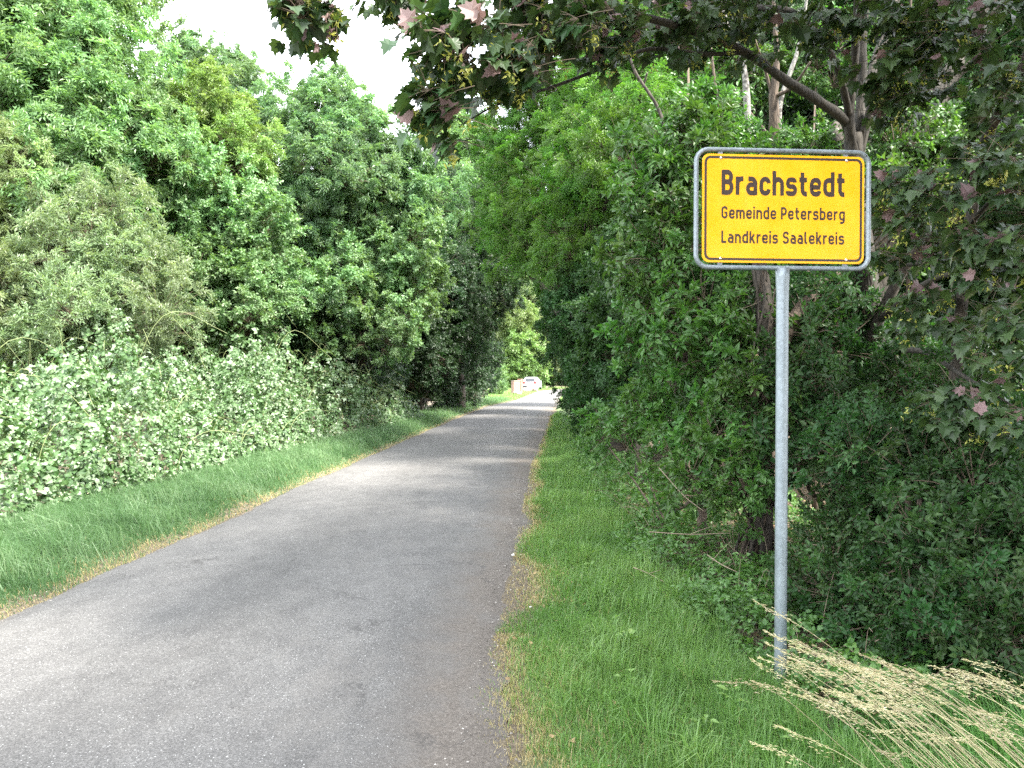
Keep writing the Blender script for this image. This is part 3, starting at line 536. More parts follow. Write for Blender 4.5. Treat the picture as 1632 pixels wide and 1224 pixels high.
# PART2
# ------------------------------------------------------------------ maple over the sign: stems, limbs, leaves, seeds
def stem(parent, org, pts, radii, mat, name='limb', k=9, n=6, rough=.05, seed=3):
    mb = MB(); tube(mb, smooth_path(pts, n), radii, k, .5, 0, rough, np.random.default_rng(seed))
    return link(name, mb.mesh(name, [M[mat]], True, org), parent)
mb_ = at(1385, 9.0); MO = np.array([mb_[0], mb_[1], float(hz(*mb_)) - .05])
maple = thing('maple_tree', 'many-stemmed maple spreading over the sign, with purplish leaves and yellow seeds', 'tree', MO)
stem(maple, MO, [MO, W(1388, 700, 9), W(1392, 560, 9), W(1378, 420, 9), W(1362, 300, 9), W(1359, 215, 9)], [.18, .14, .12, .105, .095], 'bark', 'trunk', 14, 8, .05)
for j, (pts, rad) in enumerate([
        ([W(1360, 250, 9), W(1352, 190, 8.9), W(1358, 116, 8.8), W(1364, 0, 8.5), W(1350, -170, 8)], [.1, .075, .07, .05, .03]),
        ([W(1362, 240, 9), W(1372, 155, 9.1), W(1374, 39, 9.2), W(1390, -100, 9.3)], [.1, .075, .07, .04]),
        ([W(1365, 260, 9.1), W(1378, 170, 9.2), W(1391, 108, 9.4), W(1420, 23, 9.8), W(1450, -90, 10.2)], [.1, .085, .085, .06, .04]),
        ([W(1366, 250, 9), W(1395, 151, 8.9), W(1445, 81, 8.6), W(1469, 43, 8.4), W(1474, 0, 8.2), W(1480, -120, 7.8)], [.08, .06, .055, .05, .04, .025]),
        ([W(1462, 55, 8.5), W(1507, 0, 8.1), W(1560, -60, 7.6)], [.045, .04, .02]),
        ([W(1356, 230, 9), W(1345, 194, 8.9), W(1300, 160, 8.5), W(1248, 128, 8.1), W(1186, 85, 7.5), W(1077, 43, 6.5), W(960, 20, 5.6), W(860, 30, 5.0), W(760, 60, 4.7)], [.08, .075, .07, .065, .055, .045, .035, .025, .012]),
        ([W(1354, 215, 9), W(1348, 166, 8.8), W(1325, 93, 8.4), W(1271, 27, 7.8), W(1209, 15, 7.3), W(1165, 16, 6.9), W(1030, -20, 6), W(850, -60, 5.2), W(640, -60, 4.8), W(520, 10, 4.7)], [.07, .055, .05, .045, .04, .035, .03, .025, .02, .01]),
        ([W(1186, 85, 7.5), W(1120, 88, 7.0), W(1035, 80, 6.5), W(960, 110, 6.0), W(880, 140, 5.5), W(800, 165, 5.1), W(735, 200, 4.8)], [.03, .025, .022, .018, .014, .01, .005]),
        ([W(1372, 400, 9), W(1440, 420, 8), W(1510, 400, 7.0), W(1560, 340, 6.2), W(1600, 300, 5.8)], [.07, .05, .04, .025, .012]),
        ([W(1390, 520, 9), W(1450, 470, 8), W(1500, 440, 7.2), W(1590, 430, 6.4), W(1660, 420, 6)], [.06, .045, .035, .025, .015]),
        ([W(1392, 560, 9), W(1470, 560, 7.6), W(1520, 590, 6.6), W(1570, 620, 6.0), W(1620, 650, 5.7)], [.05, .035, .025, .016, .008])]):
    stem(maple, MO, pts, np.array(rad) * .72, 'bark', 'limb', 8, 6, .05, 100 + j)

def maple_clusters(centres, rng, size=.098, twig=.3, seeds=.5, nl=(8, 13), pink=.045):
    """terminal clusters: list of (pos, dir, normal, length, flipped) leaves, seed wings, twigs"""
    lv, sd_, tw = [], [], []
    for c in centres:
        d0 = nrm(np.array([rng.normal() * .8 - .25, rng.normal() * .6 - .3, rng.normal() * .25 - .05]))
        a = c - d0 * twig * rng.uniform(.6, 1.2) + np.array([0, 0, .04])
        tw.append((a, c))
        wind = np.array([-.45, -.1, -.05])
        for i in range(rng.integers(*nl)):
            th = rng.uniform(0, 6.28); side = nrm(np.cross(d0, [0, 0, 1])); d = nrm(d0 * rng.uniform(.1, .9) + side * math.cos(th) * .9 + np.array([0, 0, 1]) * math.sin(th) * .35 + wind)
            pet = rng.uniform(.05, .13); p = c - d0 * rng.uniform(0, .14) + d * pet
            d2 = nrm(d + np.array([0, 0, -rng.uniform(.3, .9)])); flip = rng.random() < pink
            n = nrm(np.array([0, 0, 1.0]) + d * .5 + rng.normal(size=3) * .35)
            if flip: n = nrm(np.array([rng.normal() * .3, -1, .1]) + rng.normal(size=3) * .3); d2 = nrm(np.array([-.5, .1, .25]) + rng.normal(size=3) * .35)
            lv.append((p, d2, n, size * rng.uniform(.7, 1.2), flip)); tw.append((c - d0 * .05, p))
        if rng.random() < seeds:
            q = c + np.array([rng.normal() * .05, rng.normal() * .05, -.09])
            tw.append((c, q))
            for i in range(rng.integers(4, 9)):
                e = nrm(np.array([rng.normal(), rng.normal(), -.9])); n = nrm(rng.normal(size=3) + np.array([0, -.8, 0]))
                for sg in (-1, 1):
                    s_ = nrm(np.cross(e, n)); sd_.append((q + rng.normal(size=3) * .025, nrm(e + s_ * sg * .75), n))
    return lv, sd_, tw
rg = np.random.default_rng(21)
def blob(px, py, d, rx, ry, rd, n):
    """n cluster centres in an ellipsoid that shows about rx by ry pixels"""
    u = nrm(rg.normal(size=(n, 3))) * rg.random((n, 1)) ** .4; c = W(px, py, d)
    return c + u * np.array([rx / F * d, rd, ry / F * d])
near_c = np.concatenate([
    blob(490, 20, 4.8, 60, 45, .3, 17), blob(640, 0, 5.0, 55, 25, .35, 12), blob(735, 60, 4.4, 55, 60, .35, 22), blob(712, 175, 4.5, 26, 65, .25, 15),
    blob(800, 110, 4.8, 70, 55, .45, 24), blob(880, 60, 5.2, 80, 55, .5, 24), blob(970, 50, 5.6, 80, 50, .5, 21), blob(840, 5, 5.0, 90, 25, .5, 16),
    blob(1560, 290, 5.6, 75, 60, .4, 21), blob(1480, 380, 6.2, 80, 80, .5, 24), blob(1580, 400, 5.6, 60, 60, .4, 16), blob(1440, 300, 6.4, 45, 40, .3, 10),
    blob(1540, 640, 5.8, 80, 45, .4, 14), blob(1600, 560, 5.6, 40, 60, .3, 9), blob(1610, 680, 5.4, 30, 40, .3, 6), blob(1500, 500, 6.5, 90, 50, .5, 13)])
lv, sdv, tw = maple_clusters(near_c, rg)
far_c = np.concatenate([
    blob(1200, 50, 7.2, 150, 45, .6, 26), blob(1430, 130, 7.4, 70, 70, .5, 20), blob(1480, 30, 7.2, 120, 45, .6, 26), blob(1330, 40, 7.6, 70, 50, .4, 12), blob(1080, 30, 6.5, 120, 50, .8, 24), blob(1220, 10, 7, 120, 40, 1, 18), blob(1500, 60, 7, 130, 70, 1, 30), blob(1590, 150, 6.5, 60, 80, .6, 16), blob(1560, 470, 7.0, 90, 120, .6, 16),
    blob(1150, -140, 6.8, 500, 90, 2.2, 150), blob(800, -130, 5.4, 380, 80, 1.2, 80), blob(1400, -160, 8.5, 330, 90, 2.0, 130), blob(1000, -300, 7.5, 450, 110, 2.4, 170), blob(1750, 100, 6.5, 120, 260, 1.5, 50),
    blob(1300, -450, 8.5, 450, 110, 2.5, 150)])
lv2, sd2, tw2 = maple_clusters(far_c, rg, .12, .4, .4, (8, 12), .02)
# the leaves that show largest are parts of their own
order = sorted(range(len(lv)), key=lambda i: lv[i][0][1] / lv[i][3]); big = set(order[:280])
def leaf_mesh(name, mat, rv):
    m = MB(); T, Fc = MAPLE; m.add(T * np.array([1, 1, 1]), Fc, rv); return m.mesh(name, [mat], False)
GREEN = [leaf_mesh('maple_leaf', M['maple'], r) for r in (.1, .4, .6, .9)]; PINK = [leaf_mesh('maple_leaf_flipped', M['maple_pink'], r) for r in (.2, .6, .9)]
crest, pinkc = MB(), MB()
for src, bigs in ((lv, big), (lv2, set())):
    rest = [i for i in range(len(src)) if i not in bigs]
    for fl, mbx in ((False, crest), (True, pinkc)):
        ix = [i for i in rest if src[i][4] == fl]
        if ix: leaves(mbx, np.array([src[i][0] for i in ix]), np.array([src[i][1] for i in ix]), np.array([src[i][2] for i in ix]),
                      np.array([src[i][3] for i in ix]), np.array([src[i][3] for i in ix]), MAPLE, rg.random(len(ix)))
for i in sorted(big):
    p, d, n, L, fl = lv[i]; s_ = nrm(np.cross(d, n)); n = np.cross(s_, d)
    q = Matrix((Vector(s_), Vector(d), Vector(n))).transposed().to_quaternion()
    link('leaf', (PINK if fl else GREEN)[rg.integers(3)], maple, tuple(p - MO), q, L)
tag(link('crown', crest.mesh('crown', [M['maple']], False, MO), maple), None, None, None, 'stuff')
tag(link('flipped_leaves', pinkc.mesh('flipped_leaves', [M['maple_pink']], False, MO), maple), 'wind-flipped pinkish leaf undersides', None, None, 'stuff')
mbx = MB(); ss = sdv + sd2
leaves(mbx, np.array([s_[0] for s_ in ss]), np.array([s_[1] for s_ in ss]), np.array([s_[2] for s_ in ss]), rg.uniform(.03, .045, len(ss)), rg.uniform(.011, .016, len(ss)), LEAF4, rg.random(len(ss)))
tag(link('seeds', mbx.mesh('seeds', [M['samara']], False, MO), maple), 'bunches of yellow winged seeds', None, None, 'stuff')
mbx = MB()
for a, b in tw + tw2: tube(mbx, [a, (a + b) / 2 + np.array([0, 0, .008]), b], [.0028, .0014], 3, .5, 0, cap=False)
tag(link('twigs', mbx.mesh('twigs', [M['twig']], False, MO), maple), None, None, None, 'stuff')

# ------------------------------------------------------------------ other trunks and stems in the wood
def single_trunk(name, label, cat, pts, rad, mat, forks=(), group=None, k=10):
    o = np.asarray(pts[0], float); t = thing(name, label, cat, o, group)
    stem(t, o, pts, rad, mat, 'trunk', k, 6, .06, hash_(label))
    for i, (fp, fr) in enumerate(forks): stem(t, o, fp, fr, mat, 'branch', 6, 5, .05, i + 5)
    return t
def gnd(px, d): x, y = at(px, d); return np.array([x, y, float(hz(x, y)) - .05])
single_trunk('oak_tree', 'leaning tree with rough grey furrowed bark at the upper right', 'tree', [gnd(1350, 12), W(1400, 420, 12), W(1492, 155, 12), W(1534, 97, 12), W(1569, 8, 12), W(1640, -180, 12.2)], [.2, .17, .145, .135, .13, .1], 'bark_rough',
             [([W(1552, 50, 12), W(1590, 10, 11.7), W(1625, -40, 11.3)], [.04, .02])])
single_trunk('birch_tree', 'slender white birch stem left of the maple, upper wood', 'tree', [gnd(1200, 13), W(1196, 400, 13), W(1190, 174, 13), W(1180, 93, 13), W(1155, 39, 13), W(1140, -100, 13)], [.07, .06, .05, .045, .04, .02], 'birch',
             [([W(1182, 100, 13), W(1172, 40, 12.8), W(1150, 0, 12.6)], [.04, .02])], 'birches in the wood')
single_trunk('birch_tree', 'thinnest birch stem rising just above the sign frame', 'tree', [gnd(1238, 12.4), W(1237, 350, 12.4), W(1240, 200, 12.4), W(1246, 150, 12.4), W(1271, 77, 12.4), W(1290, -40, 12.4)], [.05, .045, .04, .035, .03, .015], 'birch', (), 'birches in the wood', 8)
single_trunk('young_tree', 'young forked tree above the sign between birch and maple', 'tree', [gnd(1228, 11), W(1233, 330, 11), W(1234, 232, 11), W(1232, 155, 11), W(1236, 100, 11), W(1230, -20, 11)], [.085, .08, .075, .06, .04, .02], 'bark_brown',
             [([W(1232, 160, 11), W(1220, 120, 11), W(1200, 60, 10.8)], [.03, .012]), ([W(1233, 155, 11), W(1262, 140, 10.8), W(1290, 100, 10.6)], [.03, .012])])
for i, (pts, lab) in enumerate([
        ([gnd(1075, 11), W(1070, 300, 11), W(1062, 221, 11), W(1046, 170, 11), W(1008, 108, 11), W(990, 30, 11)], 'thin dark sapling stem curving left, above left of the sign'),
        ([gnd(1150, 12), W(1147, 300, 12), W(1150, 199, 12), W(1138, 130, 12), W(1130, 60, 12)], 'thin straight sapling stem between curved sapling and birch'),
        ([gnd(1097, 13), W(1096, 300, 13), W(1096, 200, 13), W(1096, 120, 13), W(1094, 40, 13)], 'thin upright pale sapling stem left above the sign'),
        ([gnd(1500, 7.6), W(1540, 400, 7.4), W(1569, 228, 7.2), W(1604, 163, 7.0), W(1645, 60, 6.8)], 'dark stem slanting up at the right picture edge'),
        ([gnd(1445, 12.5), W(1447, 400, 12.5), W(1449, 200, 12.5), W(1447, 90, 12.5), W(1450, -20, 12.5)], 'narrow stem between the maple and the leaning rough-barked tree')]):
    single_trunk('sapling', lab, 'tree', pts, [.035, .03, .026, .02, .014] if i != 3 else [.06, .055, .05, .04, .03], ['bark_dark', 'bark_brown', 'stick', 'bark_dark', 'bark_brown'][i], (), 'sapling stems in the wood', 7)
single_trunk('old_tree', 'thick dark trunk in the shade right of the sign post', 'tree', [gnd(1350, 8.4), W(1352, 800, 8.4), W(1382, 660, 8.6), W(1376, 520, 9.6), W(1365, 380, 10.2), W(1330, 200, 11)], [.19, .17, .13, .12, .11, .07], 'bark_dark',
             [([W(1376, 560, 8.9), W(1440, 430, 8.6), W(1500, 350, 8.2)], [.07, .05, .03])])
# ivy-clad trunk with old vine stems
vo = gnd(1215, 8.6); vine = thing('vine_trunk', 'brown trunk wrapped in old vine stems, left of the sign post', 'tree', vo)
stem(vine, vo, [vo, W(1215, 700, 8.6), W(1222, 560, 8.6), W(1215, 470, 8.7), W(1205, 380, 8.9), W(1190, 250, 9.3)], [.12, .1, .095, .085, .075, .05], 'bark_dark', 'trunk', 10, 6, .08)
stem(vine, vo, [W(1240, 560, 8.6), W(1270, 500, 8.7), W(1310, 460, 8.9), W(1360, 420, 9.2)], [.08, .075, .07, .06], 'bark_brown', 'limb', 9)
g2 = np.random.default_rng(5)
for i in range(17):
    a = g2.uniform(0, 6.28); rr = g2.uniform(.09, .16); px0 = g2.normal(1205, 28); 
    pts = [gnd(px0, 8.5 + g2.normal() * .15)]
    for py in (760, 660, 560, 460, 360): pts.append(W(1216 + g2.normal() * 13 + (py - 560) * g2.normal() * .09, py, 8.55 + .15 * math.sin(a) + g2.normal() * .05))
    stem(vine, vo, pts[:g2.integers(4, 7)], [g2.uniform(.008, .022), .006], ['bark_brown', 'bark_dark', 'bark_dark'][i % 3], 'vine', 5, 5, .06, i)
stem(vine, vo, [W(1205, 570, 8.4), W(1212, 610, 8.4), W(1222, 650, 8.4), W(1226, 720, 8.4), W(1228, 790, 8.45)], [.028, .032, .034, .03], 'bark_brown', 'branch', 8)
cutp = W(1204, 567, 8.4)
stem(vine, vo, [W(1205, 571, 8.4), W(1203.5, 566, 8.4)], [.0285, .0285], 'cut', 'cut_end', 8, 2, 0)
# coppiced stump shrub at the lower right
co = gnd(1470, 6.1); cop = thing('coppiced_stump', 'cut-back shrub stump with bare stems behind the straw grass', 'stump', co)
for i, (pts, r0) in enumerate([([W(1470, 985, 6.1), W(1455, 930, 6.1), W(1450, 860, 6.1), W(1447, 780, 6.15)], .03), ([W(1475, 980, 6.1), W(1470, 900, 6.15), W(1468, 840, 6.15), W(1466, 790, 6.2)], .026),
                               ([W(1478, 985, 6.1), W(1490, 930, 6.05), W(1502, 870, 6.05), W(1506, 800, 6.1)], .026), ([W(1500, 862, 6.0), W(1512, 874, 5.95), W(1527, 860, 5.9)], .012),
                               ([co, W(1468, 1020, 6.1), W(1472, 975, 6.1)], .055), ([W(1468, 985, 6.1), W(1456, 963, 6.0)], .02)]):
    stem(cop, co, pts, [r0, r0 * .7], 'bark_brown', 'stem' if i != 4 else 'trunk', 8, 5, .05, i)
for p, q, r0 in ((W(1527, 860, 5.9), W(1529.5, 858, 5.89), .0095), (W(1456, 963, 6.0), W(1454, 960.5, 5.99), .0155)):
    stem(cop, co, [p, q], [r0, r0], 'cut', 'cut_end', 8, 2, 0)

# ------------------------------------------------------------------ bramble bank
gb = np.random.default_rng(77)
def bfront(y): return np.interp(y, [4, 7, 9, 12, 15.6, 20, 25, 29, 31], [-5.4, -5.4, -5.25, -4.95, -4.65, -4.25, -3.65, -3.15, -3.05])
def bh(x, y):
    """height of the bramble mound above the ground"""
    o = bfront(y) - x
    prof = np.interp(o, [-.05, .05, .4, 1.0, 2.2, 4, 6.5, 8], [0, .35, .85, 1.2, 1.5, 1.65, 1.5, .8])
    n = .22 * np.sin(x * 1.7 + y * .9) + .18 * np.sin(x * 2.9 - y * 1.6 + 1) + .2 * np.sin(y * 3.3 + x * 4.1) + .16 * np.sin(y * 6.1 - x * 5.3) + .1 * np.sin(y * 1.1 + 2)
    end = np.interp(y, [3, 5, 26, 29, 31], [.9, 1, 1.0, .85, .2]) * np.interp(y, [7, 12, 16, 21, 26, 29], [1.05, 1.05, 1.15, 1.5, 1.35, 1.2])
    return np.maximum(0, prof * (1 + n * 1.0) * end)
brO = np.array([-6.0, 14.0, 0.0]); brm = thing('bramble_bank', 'bank of brambles with wind-turned pale leaves along the left verge', 'brambles', brO)
def bsample(n, ymin, ymax, depth):
    y = ymin + (ymax - ymin) * gb.random(n); o = depth * gb.random(n) ** 1.35; x = bfront(y) - o + gb.normal(size=n) * .06
    h = bh(x, y); fr = 1 - np.minimum(.6, gb.exponential(.2, n)); fr = np.where(o < .9, gb.uniform(.12, 1.02, n), fr)
    gap = np.sin(x * 5.1 + 2 * np.sin(y * 2.3)) * np.sin(y * 4.3 + 2 * np.sin(x * 2.9)) + .5 * np.sin(y * 9 + x * 7)
    keep = gb.random(n) < np.clip(.62 + gap * .55, .1, 1)            # thin spots where the dark inside shows
    P = np.stack([x, y, hz(x, y) + h * fr + gb.normal(size=n) * .04 + np.where(gb.random(n) < .04, gb.uniform(0, .25, n), 0)], -1)
    return P[keep]
def bnormal(P):
    e = .12; gx = (bh(P[:, 0] + e, P[:, 1]) - bh(P[:, 0] - e, P[:, 1])) / (2 * e); gy = (bh(P[:, 0], P[:, 1] + e) - bh(P[:, 0], P[:, 1] - e)) / (2 * e)
    return nrm(np.stack([-np.clip(gx, -2, 2), -np.clip(gy, -2, 2), np.ones(len(P))], -1))
def trifoliate(mbx, P, n0, L, shape):
    n = len(P); D = nrm(np.array([-.75, .0, .1]) + n0 * .35 + gb.normal(size=(n, 3)) * .55)
    tone = np.clip(gb.beta(1.3, 1.5, n) * .8 + gb.random(n) * .22 + np.clip(n0[:, 2] - .55, 0, 1) * .25, 0, 1)
    S = nrm(np.cross(D, n0)); outv = []; siz = gb.uniform(.5, 1.4, n)
    for a, k in ((0, 1.0), (1.1, .85), (-1.1, .85)):
        d = D * math.cos(a) + S * math.sin(a); nn = nrm(n0 + np.array([.25, -.45, .15]) + gb.normal(size=(n, 3)) * .42)
        d = d + np.array([0, 0, -.25]); l = L * k * siz
        outv.append((P + d * .02, d, nn, l, l * .78, np.clip(tone + gb.normal(size=n) * .12, 0, 1)))
    for o in outv: leaves(mbx, o[0], o[1], o[2], o[3], o[4], shape, o[5])
    return outv
mbx = MB()
for n, y0, y1, dep, L, sh in ((7500, 5.5, 11, 3.2, .074, LEAF8), (5500, 5.5, 12, 7.5, .08, LEAF4), (13000, 10.5, 19, 3.5, .084, LEAF4), (8500, 11, 20, 7.5, .09, LEAF4), (12500, 18, 31, 4.5, .1, LEAF2), (1500, 3.5, 6, 4.0, .085, LEAF4)):
    P = bsample(n, y0, y1, dep); trifoliate(mbx, P, bnormal(P), L, sh)
tag(link('foliage', mbx.mesh('foliage', [M['bramble']], False, brO), brm), None, None, None, 'stuff')
P = bsample(160, 6.2, 9.8, 1.6)[:98]; P[:, 2] += .03; P[:, 0] += .05
mt = MB(); lo_ = trifoliate(mt, P, bnormal(P), .078, LEAF8)
BLEAF = []
for r in (.2, .45, .65, .8, .95):
    m = MB(); m.add(LEAF8[0] * np.array([.78, 1, 1]), LEAF8[1], r); BLEAF.append(m.mesh('bramble_leaf', [M['bramble']]))
for o in lo_:
    for i in range(len(P)):
        d = nrm(o[1][i]); s_ = nrm(np.cross(d, o[2][i])); n = np.cross(s_, d)
        link('leaf', BLEAF[min(4, int(o[5][i] * 5))], brm, tuple(o[0][i] - brO), Matrix((Vector(s_), Vector(d), Vector(n))).transposed().to_quaternion(), float(o[3][i]))
mbx = MB()
for i in range(230):
    y = gb.uniform(5.5, 29); x = bfront(y) - gb.uniform(.1, 4.5); z = float(hz(x, y)); h = float(bh(x, y)) * gb.uniform(.8, 1.12) + .15
    dx, dy = gb.normal() * .5 + .35, gb.normal() * .7
    tube(mbx, smooth_path([[x, y, z], [x + dx * .2, y + dy * .2, z + h * .7], [x + dx * .6, y + dy * .6, z + h], [x + dx * 1.3, y + dy * 1.3, z + h * gb.uniform(.75, .97)]], 4), [.006, .003], 3, .5, 0, cap=False)
tag(link('canes', mbx.mesh('canes', [M['cane']], False, brO), brm), None, None, None, 'stuff')
P = bsample(620, 5.5, 27, 6.0); P[:, 2] += .08; mbx = MB()
idx = np.repeat(np.arange(len(P)), 11); Pq = P[idx] + gb.normal(size=(len(idx), 3)) * np.array([.04, .04, .055])
leaves(mbx, Pq, gb.normal(size=(len(idx), 3)), gb.normal(size=(len(idx), 3)) + np.array([0, -.6, .6]), .02, .016, LEAF2, gb.random(len(idx)))
tag(link('flowers', mbx.mesh('flowers', [M['flower']], False, brO), brm), 'faded buff flower heads', None, None, 'stuff')
mbx = MB(); P = bsample(900, 6, 24, .8); P[:, 2] = hz(P[:, 0], P[:, 1]) + (P[:, 2] - hz(P[:, 0], P[:, 1])) * .35
leaves(mbx, P, gb.normal(size=P.shape), gb.normal(size=P.shape), .05, .035, LEAF4, gb.random(len(P)))
tag(link('dead_leaves', mbx.mesh('dead_leaves', [M['litter']], False, brO), brm), None, None, None, 'stuff')

# ------------------------------------------------------------------ grass
gg = np.random.default_rng(99)
def blades(mbx, x, y, h, w, lean, wind, r, z=None):
    n = len(x); z = hz(x, y) if z is None else z
    a = gg.uniform(0, 6.283, n); d = np.stack([np.cos(a), np.sin(a)], -1) * lean[:, None] + wind
    s = np.stack([np.sin(a + 1.2), np.cos(a + 1.2), np.zeros(n)], -1) * (w / 2)[:, None]
    P0 = np.stack([x, y, z - .01], -1)
    P1 = P0 + np.stack([d[:, 0] * h * .3, d[:, 1] * h * .3, h * .55], -1)
    P2 = P0 + np.stack([d[:, 0] * h, d[:, 1] * h, h * np.clip(1 - .5 * np.linalg.norm(d, axis=1), .35, 1)], -1)
    v = np.stack([P0 - s, P0 + s, P1 - s * .8, P1 + s * .8, P2], 1).reshape(-1, 3)
    f = (np.array([[0, 1, 3], [0, 3, 2], [2, 3, 4]])[None] + (np.arange(n) * 5)[:, None, None]).reshape(-1, 3)
    mbx.add(v, f, np.repeat(r, 5))
def patch(x, y): return .5 + .25 * np.sin(x * 2.1 + 1.3 * np.sin(y * 1.7)) + .25 * np.sin(y * 2.9 + 1.1 * np.sin(x * 3.3 + 2))
def edge_wob(y): return .07 * np.sin(y * 2.1) + .05 * np.sin(y * 5.3 + 1) + .03 * np.sin(y * 11 + 2)
# right verge
mg, md = MB(), MB()
for n, y0, y1, wk in ((52000, 2.6, 6.0, 1.0), (42000, 6, 11, 1.35), (24000, 11, 19, 2.0), (12000, 19, 36, 3.2)):
    y = gg.uniform(y0, y1, n); wid = np.interp(y, [2, 5, 8, 11, 14, 20, 28, 36], [2.1, 1.75, 1.35, 1.25, 1.05, .8, .45, .5])
    o = gg.random(n) * wid; e = edge_wob(y) + np.where(y < 4.8, -.05 * np.sin((y - 3.2) * 2.2), 0); x = XR(y) + e * .6 - .05 + o + gg.normal(size=n) * .03
    pt = patch(x, y); wf = .14 + .13 * np.clip(np.sin(y * 2.4 + 3.6) + .5 * np.sin(y * 5.1), -.8, 1.4) * (y < 9); bare = ((o < wf) & (gg.random(n) < .62)) | ((pt < .36) & (o < .9) & (y < 5.2) & (gg.random(n) < .45))
    x, y, o, pt, wid, wf = [q[~bare] for q in (x, y, o, pt, wid, wf)]; n = len(x)
    h = np.interp(o / wid, [0, .12, .4, .7, 1], [.03, .055, .09, .17, .2]) * gg.uniform(.6, 1.4, n) * (1 + .5 * (pt - .5)) * np.interp(y, [3, 7, 12], [1, 1.05, 1.3])
    tuft = np.sin(x * 9 + 3 * np.sin(y * 4)) * np.sin(y * 8 + 2 * np.sin(x * 5)) > .45
    h = np.where(tuft & (o > .5), h * 1.5, h)
    dry = gg.random(n) < np.interp(o / (wf + .06), [0, .9, 1.5, 3], [.97, .85, .25, .05]) + np.where((pt < .42) & (o < .9) & (y < 5.5), .6, 0)
    for mm, s in ((mg, ~dry), (md, dry)):
        k = s.sum(); blades(mm, x[s], y[s], h[s] * (1 if mm is mg else .75), wk * gg.uniform(.0028, .005, k), gg.uniform(.1, .7, k), np.array([-.12, -.05]), np.clip(pt[s] * .5 + gg.random(k) * .5, 0, 1))
for k in range(620):                                              # rank clumps with long blades
    cy_ = 3.0 + 22 * gg.random() ** 1.6; wd_ = float(np.interp(cy_, [2, 5, 8, 11, 14, 20, 28], [2.0, 1.75, 1.35, 1.25, 1.05, .8, .45])); cx_ = float(XR(cy_)) + wd_ * (.25 + .8 * gg.random() ** .6)
    n = int(gg.integers(18, 55)); rr_ = gg.uniform(.03, .1); x = cx_ + gg.normal(size=n) * rr_; y = cy_ + gg.normal(size=n) * rr_
    blades(mg, x, y, gg.uniform(.12, .36) * gg.uniform(.55, 1.15, n), gg.uniform(.003, .0065, n) * (1 + cy_ * .06), gg.uniform(.3, 1.0, n), np.array([-.15, -.1]), np.clip(gg.random() * .6 + gg.random(n) * .45, 0, 1))
wd2 = MB()
for k in range(150):                                              # broad-leaved weeds
    cy_ = 3.2 + 14 * gg.random() ** 1.5; wd_ = float(np.interp(cy_, [2, 5, 8, 11, 14, 20, 28], [2.0, 1.75, 1.35, 1.25, 1.05, .8, .45])); cx_ = float(XR(cy_)) + wd_ * (.3 + .8 * gg.random() ** .5)
    n = int(gg.integers(8, 24)); a = gg.uniform(0, 6.28, n); h = gg.uniform(.02, .15, n) * (.4 + gg.random()); z = float(hz(cx_, cy_))
    leaves(wd2, np.stack([cx_ + np.cos(a) * .03, cy_ + np.sin(a) * .03, z + h], -1), np.stack([np.cos(a), np.sin(a), gg.uniform(-.1, .7, n)], -1), np.array([0, 0, 1.0]) + gg.normal(size=(n, 3)) * .3, gg.uniform(.03, .065), gg.uniform(.018, .03), LEAF8, gg.random(n))
tag(link('weeds', wd2.mesh('weeds', [M['weed']])), 'broad-leaved weeds scattered through the right verge', 'weeds', None, 'stuff')
tag(link('grass_verge', mg.mesh('grass_verge', [M['grass']])), 'bright green grass verge on the right of the road', 'grass', None, 'stuff')
# left verge
ml = MB()
for n, y0, y1, wk in ((38000, 4.8, 10, 1.4), (30000, 10, 18, 1.9), (16000, 18, 32, 3.0), (9000, 32, 62, 5.0)):
    y = gg.uniform(y0, y1, n); x1 = XL(y) + edge_wob(y + 3) * .5 + .03 + gg.normal(size=n) * .03; x0 = np.where(y < 30, bfront(y) - .25, x1 - 2.2)
    t_ = gg.random(n); x = x1 + (x0 - x1) * t_; o = x1 - x; pt = patch(x * .8, y)
    h = np.interp(o, [0, .12, .35, .8, 1.6, 2.2], [.035, .06, .13, .24, .27, .2]) * gg.uniform(.6, 1.35, n) * (.75 + .5 * pt)
    dry = gg.random(n) < np.interp(o, [0, .12, .25, .45], [.9, .6, .2, .02])
    for mm, s in ((ml, ~dry), (md, dry)):
        k = s.sum(); blades(mm, x[s], y[s], h[s] * (1 if mm is ml else .7), wk * gg.uniform(.003, .0055, k), gg.uniform(.15, .8, k), np.array([-.4, -.05]), np.clip(pt[s] * .55 + gg.random(k) * .45, 0, 1))
for k in range(900):
    cy_ = 5.2 + 26 * gg.random() ** 1.5; a0, b0 = float(XL(cy_)) - .3, float(bfront(cy_)) - .1; cx_ = a0 + (b0 - a0) * gg.random() ** .8
    n = int(gg.integers(16, 45)); rr_ = gg.uniform(.04, .12); x = cx_ + gg.normal(size=n) * rr_; y = cy_ + gg.normal(size=n) * rr_
    blades(ml, x, y, gg.uniform(.2, .5) * gg.uniform(.55, 1.1, n), gg.uniform(.004, .008, n) * (1 + cy_ * .05), gg.uniform(.2, .8, n), np.array([-.55, -.1]), np.clip(gg.random() * .7 + gg.random(n) * .4, 0, 1))
tag(link('grass_verge', ml.mesh('grass_verge', [M['grass_lush']])), 'lush wind-combed grass between the road and the brambles', 'grass', None, 'stuff')
